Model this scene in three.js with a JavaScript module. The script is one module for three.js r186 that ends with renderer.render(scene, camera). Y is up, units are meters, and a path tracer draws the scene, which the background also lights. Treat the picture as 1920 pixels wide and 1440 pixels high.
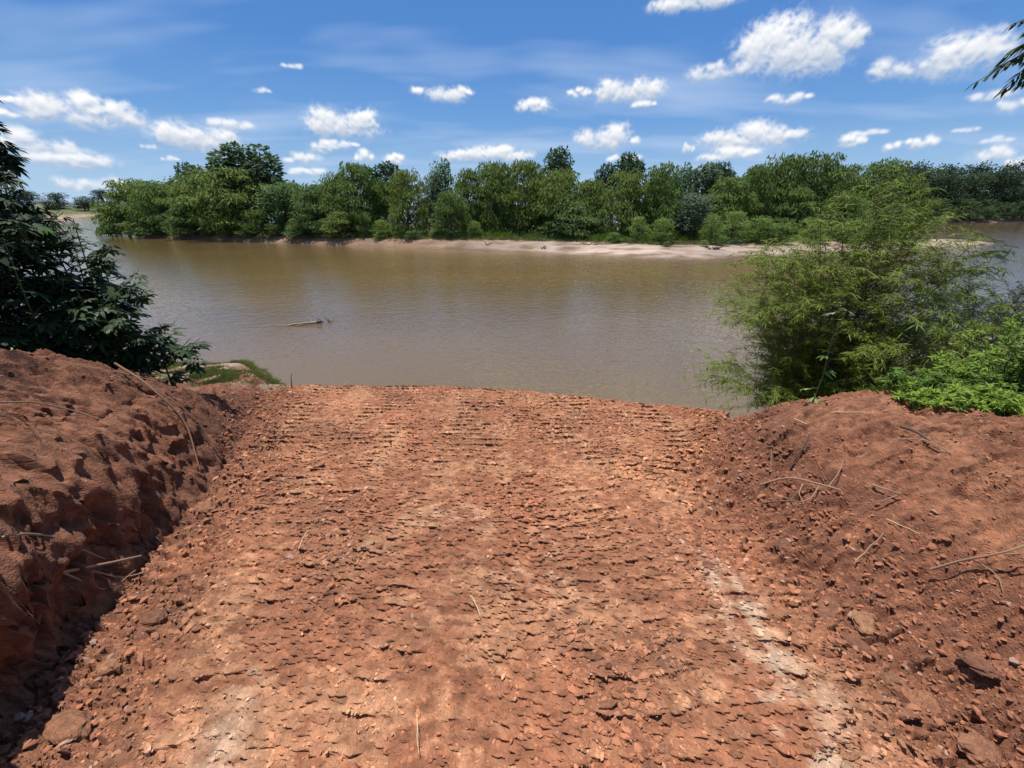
import * as THREE from 'three';
import { mergeGeometries } from 'three/addons/utils/BufferGeometryUtils.js';

// ---------------------------------------------------------------- random numbers and noise (seeded)
let seed = 7;
function reseed(s) { seed = s >>> 0; }
function rnd() { seed = (seed + 0x6D2B79F5) >>> 0; let t = seed; t = Math.imul(t ^ (t >>> 15), t | 1); t ^= t + Math.imul(t ^ (t >>> 7), t | 61); return ((t ^ (t >>> 14)) >>> 0) / 4294967296; }
const rr = (a, b) => a + (b - a) * rnd();
const gauss = () => (rnd() + rnd() + rnd() + rnd() - 2) * 0.87;
function h2(x, y) { let h = Math.imul(x | 0, 374761393) ^ Math.imul(y | 0, 668265263); h = Math.imul(h ^ (h >>> 13), 1274126177); h ^= h >>> 16; h = Math.imul(h, 2246822519); return ((h ^ (h >>> 13)) >>> 0) / 4294967296; }
const clamp = (v, a = 0, b = 1) => v < a ? a : v > b ? b : v;
const mix = (a, b, t) => a + (b - a) * t;
const smooth = (a, b, v) => { const t = clamp((v - a) / (b - a)); return t * t * (3 - 2 * t); };
const smin = (a, b, k) => { const h = clamp(0.5 + 0.5 * (b - a) / k); return mix(b, a, h) - k * h * (1 - h); };
const smax = (a, b, k) => -smin(-a, -b, k);
const G2 = Array.from({ length: 64 }, (_, i) => [Math.cos(i / 64 * Math.PI * 2), Math.sin(i / 64 * Math.PI * 2)]);
function noise(x, y) {                                   // gradient noise, about -0.7 .. 0.7
  const xi = Math.floor(x), yi = Math.floor(y), fx = x - xi, fy = y - yi;
  const u = fx * fx * fx * (fx * (fx * 6 - 15) + 10), v = fy * fy * fy * (fy * (fy * 6 - 15) + 10);
  const g = (i, j) => { const a = G2[(h2(xi + i, yi + j) * 64) | 0]; return a[0] * (fx - i) + a[1] * (fy - j); };
  return mix(mix(g(0, 0), g(1, 0), u), mix(g(0, 1), g(1, 1), u), v);
}
function fbm(x, y, o = 4, gain = 0.5) { let a = 1, s = 0; for (let i = 0; i < o; i++) { s += a * noise(x, y); x = x * 2.03 + 17.3; y = y * 2.03 - 9.1; a *= gain; } return s; }
function table(rows) { return (v) => { if (v <= rows[0][0]) return rows[0][1]; for (let i = 1; i < rows.length; i++) if (v <= rows[i][0]) { const [a, b] = rows[i - 1], [c, e] = rows[i]; return mix(b, e, (v - a) / (c - a)); } return rows[rows.length - 1][1]; }; }
// cells with tilted tops: the broken crust of dried clay. Returns [height 0..1, tint 0..1, closeness to a joint 0..1]
const CELL = [0, 0, 0];
function cells(x, y, tilt = 0.7, lift = false) {            // lift: the edge nearer to y = -infinity is the raised one
  const xi = Math.floor(x), yi = Math.floor(y); let d1 = 9, d2 = 9, bx = 0, by = 0, px = 0, py = 0;
  for (let j = -1; j <= 1; j++) for (let i = -1; i <= 1; i++) {
    const cx = xi + i, cy = yi + j, qx = cx + 0.1 + 0.8 * h2(cx, cy), qy = cy + 0.1 + 0.8 * h2(cx + 911, cy - 377), d = (x - qx) * (x - qx) + (y - qy) * (y - qy);
    if (d < d1) { d2 = d1; d1 = d; bx = cx; by = cy; px = qx; py = qy; } else if (d < d2) d2 = d;
  }
  const r = h2(bx + 57, by + 131), a = lift ? -1.571 + (h2(bx - 91, by + 19) - 0.5) * 1.8 : h2(bx - 91, by + 19) * 6.283;
  CELL[0] = r + tilt * ((x - px) * Math.cos(a) + (y - py) * Math.sin(a)); CELL[1] = h2(bx + 5, by - 77); CELL[2] = clamp(1 - (Math.sqrt(d2) - Math.sqrt(d1)) * 4);
  return CELL;
}

// ---------------------------------------------------------------- camera, sky, sun, exposure
const scene = new THREE.Scene();
const EYE = 5.0;                                          // the eye is 5 m above the river
const camera = new THREE.PerspectiveCamera(86.9, 4 / 3, 0.05, 3000);
camera.position.set(0, EYE, 0);
camera.rotation.set(-23.6 * Math.PI / 180, 0, 0);
const renderer = new THREE.WebGLRenderer({ antialias: true });
renderer.setSize(1024, 768);
renderer.toneMapping = THREE.LinearToneMapping;
renderer.toneMappingExposure = 1.28;
renderer.shadowMap.enabled = true;
renderer.shadowMap.type = THREE.PCFSoftShadowMap;

// midday sun, high, a little ahead of the camera and to its left
const SUN = new THREE.Vector3(-0.16, 1, -0.24).normalize();
const sun = new THREE.DirectionalLight(new THREE.Color(1.0, 0.955, 0.87), 5.0);
sun.name = 'sun';
sun.position.copy(SUN).multiplyScalar(120); sun.target.position.set(0, 0, -10);
sun.castShadow = true; sun.shadow.mapSize.set(4096, 4096);
Object.assign(sun.shadow.camera, { left: -120, right: 120, top: 120, bottom: -120, near: 1, far: 400 });
sun.shadow.radius = 1.4;
scene.add(sun, sun.target);

function makeSky() {
  const W = 4096, Hh = 2048, data = new Float32Array(W * Hh * 4);
  const grad = [[0, [0.480, 0.650, 0.820]], [4, [0.315, 0.515, 0.770]], [9, [0.165, 0.362, 0.705]], [16, [0.098, 0.262, 0.630]], [28, [0.070, 0.200, 0.530]], [55, [0.036, 0.115, 0.370]], [90, [0.028, 0.092, 0.320]]];
  const chan = [0, 1, 2].map((k) => table(grad.map(([e, c]) => [e, c[k] * 0.80])));
  for (let j = 0; j < Hh; j++) {
    const el = ((j + 0.5) / Hh - 0.5) * 180, e = Math.max(0, el), base = chan.map((f) => f(e));
    for (let i = 0; i < W; i++) {
      const o = (j * W + i) * 4; let r = base[0], g = base[1], b = base[2];
      if (el > 0 && el < 70) {                            // thin veils of high cloud
        const az = (i + 0.5) / W * 360, ca = Math.cos(az * 0.01745), sa = Math.sin(az * 0.01745), k = 1 / (Math.sin(el * 0.01745) + 0.12);
        const v = fbm(ca * k * 0.55 + 3.1, sa * k * 1.5 - 4.7, 4, 0.55), m = clamp((v + 0.16) * 1.2) * 0.46 * smooth(0, 5, el);
        r = mix(r, 0.46, m); g = mix(g, 0.56, m); b = mix(b, 0.73, m);
      }
      data[o] = r; data[o + 1] = g; data[o + 2] = b; data[o + 3] = 1;
    }
  }
  // fair-weather cumulus: azimuth (clockwise from straight ahead), elevation, half width, half height in degrees, density
  const clouds = [[-41.4, 7.7, 3.6, 1.6], [-46.1, 8.1, 0.8, 0.4], [-46.4, 7.0, 0.9, 0.4], [-45.7, 5.0, 2.6, 1.2, .8], [-43.5, 3.9, 2.9, 0.95, .75], [-33.1, 6.6, 3.9, 1.7], [-30.7, 7.8, 2.2, 0.66, .7], [-18.9, 8.7, 4.5, 1.95], [-22.4, 6.2, 2.1, 0.9, .7], [-23.9, 13.4, 0.9, 0.35, .6], [-27.2, 11.0, 0.95, 0.36, .6], [-8.1, 12.1, 3.3, 1.2, .85], [3.2, 10.9, 2.2, 0.92, .9], [7.6, 12.0, 1.6, 0.69, .85], [14.0, 12.1, 3.4, 1.6], [15.3, 10.7, 1.6, 0.5, .8], [28.9, 14.1, 5.6, 2.5, 1.15], [22.5, 13.0, 2.6, 1.1, .65], [20.6, 18.9, 4.8, 1.0, .9], [29.5, 10.1, 2.0, 0.73, .75], [28.0, 7.0, 5.1, 1.6], [38.0, 11.5, 2.0, 1.0, .75], [41.4, 11.7, 3.2, 1.9, .85], [44.7, 8.5, 1.7, 0.55, .6], [45.9, 7.7, 1.0, 0.76, .6], [11.6, 7.4, 3.4, 1.5, .85], [14.2, 5.4, 2.2, 0.84, .7], [-3.0, 6.0, 6.2, 1.2], [-17.8, 5.5, 1.25, 0.95], [-14.6, 5.3, 1.4, 0.85], [20.7, 6.3, 0.7, 0.75, .7], [24.7, 5.3, 3.3, 0.75, .8], [35.9, 5.9, 1.4, 0.65, .8], [37.3, 6.6, 1.4, 0.40, .6], [39.0, 5.3, 0.8, 0.65, .8], [41.0, 5.4, 1.3, 0.7, .8], [43.9, 6.2, 1.0, 0.37, .5], [46.0, 5.2, 0.9, 0.36, .5], [45.7, 4.1, 1.8, 0.82, .7], [47.7, 3.6, 1.0, 0.72, .8], [-36.6, 4.4, 0.8, 0.33, .6], [-37.9, 5.4, 0.6, 0.36, .5], [-24.3, 4.9, 2.0, 0.64, .7], [-23.7, 3.7, 2.3, 0.55, .7], [-42.7, 2.0, 2.4, 1.1, .6], [-20.1, 6.6, 1.9, 0.6, .7]];
  reseed(4711);                                           // the rest of the sky holds the same kind of clouds
  for (let k = 0; k < 125; k++) { const az = rr(52, 308), el = 2.5 + 15 * Math.pow(rnd(), 1.5), w = rr(0.7, 3) * (0.6 + el * 0.05) * (rnd() < 0.2 ? 1.7 : 1); clouds.push([az, el, w, w * rr(0.32, 0.5), rr(0.6, 1)]); }
  for (let k = 0; k < 80; k++) { const el = 20.5 + 50 * Math.pow(rnd(), 1.3), w = rr(2, 6.5); clouds.push([rr(-180, 180), el + 2.5, w, w * rr(0.4, 0.6), rr(0.6, 1)]); }
  for (const [az, el, hw0, hh0, dens = 1] of clouds) {
    const hw = hw0 * 1.08, hh = hh0 * 1.22;
    const wc = hw / Math.cos(el * 0.01745), sx = az * 1.71 + el * 3.3, sy = az * 0.37 + 11;
    const dd = (p, q) => {                                // a few domes on a flat base, roughened by billows
      const x = p * hw, y = q * hh, wp = p + 0.16 * noise(x * 0.9 + sx, y * 0.9 - sy), wq = q + 0.16 * noise(x * 0.9 - sy, y * 0.9 + sx); let body = 0.5 - Math.hypot(wp * 0.60, (wq + 0.2) * 0.85);
      for (const [bx, by, br] of domes) body = Math.max(body, (1 - Math.hypot((wp - bx) / br, (wq - by) / (br * 1.3))) * 0.65);
      const bil = 0.42 - Math.abs(fbm(x * 0.95 + sx * 2, y * 1.2 + sy, 5, 0.6)) * 1.5; return Math.min(body, (q + 0.95) * 0.9 + 0.25 * noise(x * 0.8 + sx, 3)) + bil * 0.22 + 0.10 * fbm(x * 0.4 - sx, y * 0.6, 2) + 0.03;
    };
    reseed(Math.round((az + 400) * 100 + el * 7)); const domes = Array.from({ length: 3 + Math.round(hw) }, () => { const bx = rr(-0.85, 0.85); return [bx, rr(-0.25, 0.5) * (1 - bx * bx) - 0.1, rr(0.32, 0.66) * (1 - 0.35 * Math.abs(bx))]; });
    for (let j = Math.floor(((el - hh * 1.8) / 180 + 0.5) * Hh); j <= ((el + hh * 1.9) / 180 + 0.5) * Hh; j++) {
      const q = (((j + 0.5) / Hh - 0.5) * 180 - el) / hh; if (j < Hh / 2 || j >= Hh) continue;
      for (let a = Math.floor((az - wc * 1.7) / 360 * W); a <= (az + wc * 1.7) / 360 * W; a++) {
        const p = ((a + 0.5) / W * 360 - az) / wc, d = dd(p, q); if (d < -0.04) continue;
        const up = dd(p - 0.1 / hw, q + 0.42 / hh), alpha = smooth(-0.04, 0.52, d) * Math.min(1, dens * (0.66 + 0.5 * smooth(0.05, 0.5, d)));
        const lit = clamp(0.46 + 0.50 * q + 1.1 * (d - up)), k = clamp(lit), i = ((a + Math.round(W * 0.25)) % W + W) % W, o = (j * W + i) * 4;   // straight ahead is -z
        data[o] = mix(data[o], mix(0.37, 0.80, k), alpha); data[o + 1] = mix(data[o + 1], mix(0.44, 0.80, k), alpha); data[o + 2] = mix(data[o + 2], mix(0.55, 0.81, k), alpha);
      }
    }
  }
  for (let j = 0; j < Hh / 2; j++) for (let i = 0; i < W; i++) { const o = (j * W + i) * 4; data[o] = 0.16; data[o + 1] = 0.13; data[o + 2] = 0.08; }
  const t = new THREE.DataTexture(data, W, Hh, THREE.RGBAFormat, THREE.FloatType);
  t.mapping = THREE.EquirectangularReflectionMapping; t.magFilter = THREE.LinearFilter; t.minFilter = THREE.LinearFilter; t.colorSpace = THREE.LinearSRGBColorSpace; t.needsUpdate = true;
  return t;
}
scene.background = makeSky();
scene.environment = scene.background;

// ---------------------------------------------------------------- helpers
const used = {};
function numbered(n) { used[n] = (used[n] ?? -1) + 1; return used[n] ? n + '_' + String(used[n]).padStart(3, '0') : n; }
function shade(o) { o.traverse((c) => { if (c.isMesh) { c.castShadow = true; c.receiveShadow = true; } }); return o; }
function part(parent, name, geometry, material, kind) { const m = new THREE.Mesh(geometry, material); m.name = name; m.castShadow = m.receiveShadow = true; if (kind) m.userData.kind = kind; parent.add(m); return m; }
function thing(name, label, category, x = 0, y = 0, d = 0, group) { const g = new THREE.Group(); g.name = numbered(name); g.position.set(x, y, -d); g.userData = { label, category }; if (group) g.userData.group = group; scene.add(g); return g; }
function tex(size, fill, srgb, repeat = 1) {              // fill(u, v) -> [r, g, b] 0..1
  const a = new Uint8Array(size * size * 4);
  for (let j = 0; j < size; j++) for (let i = 0; i < size; i++) { const c = fill(i / size, j / size), o = (j * size + i) * 4; a[o] = clamp(c[0]) * 255; a[o + 1] = clamp(c[1]) * 255; a[o + 2] = clamp(c[2]) * 255; a[o + 3] = 255; }
  const t = new THREE.DataTexture(a, size, size, THREE.RGBAFormat); t.wrapS = t.wrapT = THREE.RepeatWrapping; t.magFilter = THREE.LinearFilter; t.minFilter = THREE.LinearMipmapLinearFilter; t.generateMipmaps = true;
  t.colorSpace = srgb ? THREE.SRGBColorSpace : THREE.NoColorSpace; t.repeat.set(repeat, repeat); t.needsUpdate = true; return t;
}
function tnoise(u, v, n, s = 0) {                         // noise that repeats over the unit square
  const x = u * n, y = v * n, xi = Math.floor(x), yi = Math.floor(y), fx = x - xi, fy = y - yi, a = fx * fx * (3 - 2 * fx), b = fy * fy * (3 - 2 * fy);
  const g = (i, j) => { const c = G2[(h2((xi + i) % n + s * 131, (yi + j) % n - s * 57) * 64) | 0]; return c[0] * (fx - i) + c[1] * (fy - j); };
  return mix(mix(g(0, 0), g(1, 0), a), mix(g(0, 1), g(1, 1), a), b);
}
const lin = (r, g, b) => new THREE.Color().setRGB(r, g, b);
const mat = (c, o = {}) => new THREE.MeshStandardMaterial({ color: lin(...c), roughness: 0.95, metalness: 0, side: THREE.DoubleSide, ...o });
const leafMat = (c, o = {}) => new THREE.MeshPhysicalMaterial({ color: lin(...c), roughness: 0.95, metalness: 0, side: THREE.DoubleSide, transmission: 0.44, thickness: 0, ior: 1.3, specularIntensity: 0.35, ...o });
class Faces {                                             // collects leaves, blades and tubes
  constructor() { this.p = []; this.i = []; this.n = 0; }
  leaf(x, y, z, dx, dy, dz, nx, ny, nz, len, wid, droop = 0, lean = false) {   // a pointed leaf of four faces that bends down towards its tip
    let sx = dy * nz - dz * ny, sy = dz * nx - dx * nz, sz = dx * ny - dy * nx; const l = Math.hypot(sx, sy, sz) || 1; sx /= l; sy /= l; sz /= l;
    const w = wid / 2, q = lean ? [[0, 0.15], [0.42, 1], [1, 0]] : [[0, 0.12], [0.38, 1], [0.72, 0.72], [1, 0]], n = this.n;
    for (const [t, k] of q) {
      const px = x + dx * len * t, py = y + dy * len * t - droop * len * t * t, pz = z + dz * len * t;
      if (t === 1) this.p.push(px, py, pz); else this.p.push(px + sx * w * k, py + sy * w * k, pz + sz * w * k, px - sx * w * k, py - sy * w * k, pz - sz * w * k);
    }
    if (lean) { this.i.push(n, n + 1, n + 2, n + 1, n + 3, n + 2, n + 2, n + 3, n + 4); this.n += 5; return; }
    this.i.push(n, n + 1, n + 2, n + 1, n + 3, n + 2, n + 2, n + 3, n + 4, n + 3, n + 5, n + 4, n + 4, n + 5, n + 6); this.n += 7;
  }
  diamond(x, y, z, dx, dy, dz, sx, sy, sz, len, wid) {    // two faces, for leaf clumps seen from far
    const n = this.n, w = wid / 2, m = len * 0.45;
    this.p.push(x, y, z, x + dx * m + sx * w, y + dy * m + sy * w, z + dz * m + sz * w, x + dx * m - sx * w, y + dy * m - sy * w, z + dz * m - sz * w, x + dx * len, y + dy * len, z + dz * len);
    this.i.push(n, n + 1, n + 2, n + 1, n + 3, n + 2); this.n += 4;
  }
  tube(pts, r0, r1, sides = 6) {                          // tapered, along [x, y, z] points
    const n = this.n, k = pts.length, P = pts.map((p) => new THREE.Vector3(...p)), up = new THREE.Vector3(), s = new THREE.Vector3(), t = new THREE.Vector3(), b = new THREE.Vector3();
    for (let a = 0; a < k; a++) {
      t.subVectors(P[Math.min(k - 1, a + 1)], P[Math.max(0, a - 1)]).normalize(); up.set(0, 1, 0); if (Math.abs(t.y) > 0.9) up.set(1, 0, 0);
      s.crossVectors(t, up).normalize(); b.crossVectors(s, t); const r = mix(r0, r1, a / (k - 1));
      for (let j = 0; j < sides; j++) { const c = Math.cos(j / sides * 6.2832) * r, e = Math.sin(j / sides * 6.2832) * r; this.p.push(P[a].x + s.x * c + b.x * e, P[a].y + s.y * c + b.y * e, P[a].z + s.z * c + b.z * e); }
    }
    for (let a = 0; a < k - 1; a++) for (let j = 0; j < sides; j++) { const u = n + a * sides + j, v = n + a * sides + (j + 1) % sides; this.i.push(u, v, u + sides, v, v + sides, u + sides); }
    for (const e of [0, k - 1]) for (let j = 1; j < sides - 1; j++) this.i.push(n + e * sides, n + e * sides + j, n + e * sides + j + 1);
    this.n += k * sides;
  }
  get size() { return this.n; }
  geometry(smoothly = false) {
    const g = new THREE.BufferGeometry(); g.setAttribute('position', new THREE.Float32BufferAttribute(this.p, 3)); g.setIndex(this.i);
    g.computeVertexNormals(); return g;
  }
}
const ORD = ['first', 'second', 'third', 'fourth', 'fifth', 'sixth', 'seventh', 'eighth', 'ninth', 'tenth', 'eleventh', 'twelfth', 'thirteenth', 'fourteenth', 'fifteenth', 'sixteenth', 'seventeenth', 'eighteenth', 'nineteenth', 'twentieth', 'twenty-first', 'twenty-second', 'twenty-third', 'twenty-fourth', 'twenty-fifth', 'twenty-sixth', 'twenty-seventh', 'twenty-eighth', 'twenty-ninth', 'thirtieth'];

// ---------------------------------------------------------------- the near bank: a cut ramp between two banks of dug-out clay
const toeL = table([[-6, -2.2], [0, -1.75], [0.82, -1.83], [1.6, -2.05], [3, -2.5], [4.46, -3.16], [5.6, -3.7], [7, -4.3]]);
const toeR = table([[-6, 1.7], [0, 1.42], [0.73, 1.5], [0.97, 1.63], [1.43, 1.61], [2.17, 1.53], [3, 1.62], [4.08, 2.5], [5.5, 3.1], [7, 3.6]]);
const edgeD = table([[-4, 5.95], [-1, 5.85], [0, 5.65], [1, 5.3], [2.3, 4.75], [3.2, 4.4]]);
const crestL = table([[-8, 4.9], [0, 4.45], [1, 4.35], [2, 4.25], [2.85, 4.08], [3.3, 3.78], [3.7, 3.4], [4.2, 3.0], [5, 2.65], [7.5, 2.2], [9, 1.5], [10.2, 0], [13, -1.6]]);
const natL = table([[-8, 4.6], [0, 4.1], [2.5, 3.85], [4, 3.1], [4.7, 2.8], [7.5, 2.12], [9, 1.5], [10.2, 0], [13, -1.6]]);
const crestR = table([[-8, 4.6], [0, 4.05], [1.5, 3.88], [2.3, 3.74], [3, 3.56], [3.5, 3.3], [4, 2.95], [5.2, 2.05], [7, 1.4], [8.2, 0.1], [10, -1.6]]);
const natR = table([[-8, 4.4], [0, 3.95], [2, 3.75], [2.9, 3.5], [3.6, 3.0], [5.2, 2.05], [7, 1.3], [8.2, 0.05], [10, -1.5]]);
const scarpL = table([[-4, 0.5], [1.9, 0.5], [2.6, 0.34], [3.4, 0.22], [4.4, 0.08], [6, 0]]);
function rampAt(x, d) {
  const e = edgeD(x) + 0.10 * noise(x * 1.7, 3.3) + 0.04 * noise(x * 6, 9.1), r = 3.4 - 0.158 * d + 0.02 * noise(x * 0.8, d * 0.4), over = d - e;
  if (over < -0.35) return r;
  const k = over + 0.35; return r - (k < 0.7 ? 0.9 * k * k / 1.4 : 0.9 * (k - 0.35));
}
function macro(x, d) {
  const xl = toeL(d) + 0.07 * noise(d * 1.9, 4.2) + 0.03 * noise(d * 6, 1.2), xr = toeR(d) + 0.08 * noise(d * 1.6, 8.7) + 0.03 * noise(d * 5, 2.2), r = rampAt(clamp(x, xl, xr), d);
  if (x < xl) {
    const t = xl - x, s = scarpL(d), w = t / 0.42;
    const cap = mix(crestL(d), natL(d), smooth(1.3, 2.6, t)) + 0.10 * fbm(x * 0.9, d * 0.9, 3), rise = r + s * (smooth(0, 1, w) - 0.14 * smooth(0, 0.15, w) * (1 - smooth(0.2, 0.9, w))) + (d > 5 ? 1.3 : mix(0.52, 0.75, smooth(2.2, 3.4, d))) * t;
    let h = smin(rise, cap, 0.22); if (x < -9) h = mix(h, natL(d - (x + 9) * -0.42), smooth(0, 3, -9 - x)); return h;
  }
  if (x > xr) {
    const t = x - xr, cap = mix(crestR(d), natR(d), smooth(1.6, 2.8, t)) + 0.07 * fbm(x * 0.8 + 5, d * 0.8, 3), rise = r + 0.62 * t + 0.10 * smooth(0.2, 0.6, t) * (0.5 + noise(x * 1.3, d * 1.3));
    let h = smin(rise, cap, 0.25); if (x > 8.5) { const far = table([[-8, 4.2], [0, 3.6], [5, 2.4], [8, 1.5], [11, 0.9], [14.5, 0.55], [16, -0.2], [19, -1.6]])(d); h = mix(h, far + 0.15 * fbm(x * 0.5, d * 0.5, 3), smooth(8.5, 12, x)); } return h;
  }
  return r;
}
const lanes = [[-2.30, 0.40, 0.0, 0.05], [-1.42, 0.40, 0.37, -0.03], [-0.40, 0.42, 0.72, 0.04], [0.58, 0.42, 0.15, -0.05], [1.42, 0.36, 0.5, 0.07]];
const ZONE = { ramp: 0, loose: 0, lane: 0, tint: 0.5, joint: 0, ridge: 0 };
function micro(x, d) {                                    // relief of a few centimetres, and what the clay is like there
  const xl = toeL(d), xr = toeR(d), inL = smooth(-0.15, 0.12, x - xl), inR = smooth(-0.2, 0.12, xr - x), ramp = inL * inR;
  const wx = x + 0.05 * noise(x * 3, d * 3), wd = d + 0.03 * noise(x * 2.2 + 40, d * 2.2), big = fbm(x * 0.9 + 3, d * 0.7, 3);
  let h = 0, lane = 0, ridge = 0;
  const turn = 0.20 * x, ax = wx + wd * turn * 0.5, ad = wd - wx * turn * 0.3;
  const a = cells(ax * 6.0, ad * 15.5, 0.75, true), ah = a[0], at = a[1], aj = a[2];
  const b = cells(ax * 14.5 + 31, ad * 29 + 7, 0.8, true), bh = b[0], bt = b[1];
  const q = cells(ax * 31 + 11, ad * 47 + 17, 0.8, true), qh = q[0];
  if (ramp > 0.01) {
    const lx = x / (1 + 0.055 * (d - 2.5)) + 0.05 * noise(d * 0.7, 2);
    let shift = 0, skew = 0; for (const [c, w, o, k] of lanes) { const v = 1 - smooth(w * 0.55, w, Math.abs(lx - c) + 0.06 * noise(x * 4, d * 2.5)); if (v > lane) { lane = v; shift = o; skew = k * (lx - c) * 3; } }
    const keep = smooth(-0.34, 0.10, fbm(x * 1.6 + 7, d * 1.3, 3)) * mix(0.6, 1, smooth(1.8, 4, d)) * (0.7 + 0.4 * smooth(0.2, 0.5, bt)), ph = (wd + 0.10 * noise(x * 1.1, d * 0.6) + 0.018 * noise(x * 9, d * 4) + skew) / 0.135 + shift, f = ph - Math.floor(ph);
    ridge = lane * keep * (f < 0.14 ? f / 0.14 : Math.pow((1 - f) / 0.86, 1.5)); h += ramp * (0.027 * ridge - 0.010 * lane);
    const wr = Math.abs(lx - 0.13 - 0.05 * noise(d * 1.3, 6)); h += ramp * 0.022 * (1 - smooth(0.05, 0.22, wr)) * (0.6 + noise(x * 5, d * 5));
  }
  const flake = ramp * smooth(-0.26, 0.16, big + 0.35 * noise(x * 2.6, d * 2.6)) * (1 - 0.5 * lane);
  h += flake * (0.022 * Math.max(0, ah - 0.42) * smooth(0.58, 0.75, at) + 0.014 * (bh - 0.4) * smooth(0.3, 0.6, bt)) + ramp * (0.006 * (bh - 0.5) + 0.0115 * (qh - 0.5));
  h += 0.005 * fbm(x * 14, d * 14, 3, 0.6) + 0.012 * big * ramp;
  const off = 1 - ramp;
  if (off > 0.01) {                                       // dug-out lumps on the banks
    const c = cells(x * 3.6 + 0.35 * noise(x * 5, d * 5), d * 4.4 + 0.35 * noise(x * 5 + 9, d * 5), 0.9), ch = c[0], ct = c[1], e = cells(x * 10 + 3 + 0.3 * noise(x * 11, d * 11), d * 11, 0.9), eh = e[0], left = 1;
    const rid = 0.5 - Math.abs(fbm(x * 1.9 + 2, d * 1.9 + 5, 4, 0.55));
    const pit = smooth(0.22, 0.5, noise(x * 3.3 + 7, d * 3.3) + 0.35 * noise(x * 9, d * 9)), scr = fbm(x * 5.2 - d * 1.3, d * 1.5 + x * 0.5, 4, 0.6), crack = c[2] * smooth(0.35, 0.6, ct);
    h += off * left * (0.11 * (rid - 0.25) + 0.055 * scr - 0.07 * pit + 0.045 * (ch - 0.5) * smooth(0.55, 0.8, ct) - 0.045 * smooth(0.55, 0.95, crack) + 0.020 * (eh - 0.5) * smooth(-0.1, 0.3, noise(x * 2.3 + 4, d * 2.3)) + 0.012 * (qh - 0.5) + 0.020 * fbm(x * 9, d * 9, 4, 0.65));
    if (x > 0) { const g = (x - d * 0.45) * 2.6 + 0.7 * noise(x * 1.5, d * 1.5), ff = g - Math.floor(g); h += off * 0.05 * (Math.abs(ff - 0.5) - 0.25) * smooth(1.5, 2.1, x); }
  }
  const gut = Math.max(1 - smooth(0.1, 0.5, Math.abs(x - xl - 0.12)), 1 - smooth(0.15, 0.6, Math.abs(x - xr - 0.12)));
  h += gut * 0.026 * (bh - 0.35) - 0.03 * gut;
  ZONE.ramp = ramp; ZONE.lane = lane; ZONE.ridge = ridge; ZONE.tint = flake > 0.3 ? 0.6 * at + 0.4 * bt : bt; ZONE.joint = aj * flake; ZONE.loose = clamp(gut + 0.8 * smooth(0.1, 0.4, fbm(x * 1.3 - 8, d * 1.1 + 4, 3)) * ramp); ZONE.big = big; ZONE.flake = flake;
  return h;
}
const overhang = (x, d) => { const t = toeL(d) - x; if (t < -0.2 || t > 0.9 || d > 2.8) return 0; const w = t / 0.42, A = 0.30 * (1 - smooth(1.5, 2.7, d)) * (0.75 + 0.9 * noise(d * 2.3, 5.5)); return A * smooth(0.15, 0.75, w) * (1 - smooth(0.8, 1.9, w)); };
const scarpRough = (x, d, h) => { const t = toeL(d) - x, k = smooth(0, 0.12, t) * (1 - smooth(0.6, 1.1, t)) * (1 - smooth(2.8, 4, d)); return k > 0 ? k * (0.085 * fbm(h * 5.5 + 3, d * 5, 4, 0.6) + 0.035 * (cells(h * 13, d * 12, 0.9)[0] - 0.5)) : 0; };
const ground = (x, d) => macro(x, d) + micro(x, d) * fadeMicro(x, d);
function fadeMicro(x, d) { return (1 - smooth(5, 7, Math.abs(x))) * (1 - smooth(6.3, 8, d)) * smooth(-2, 0, d); }

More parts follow.
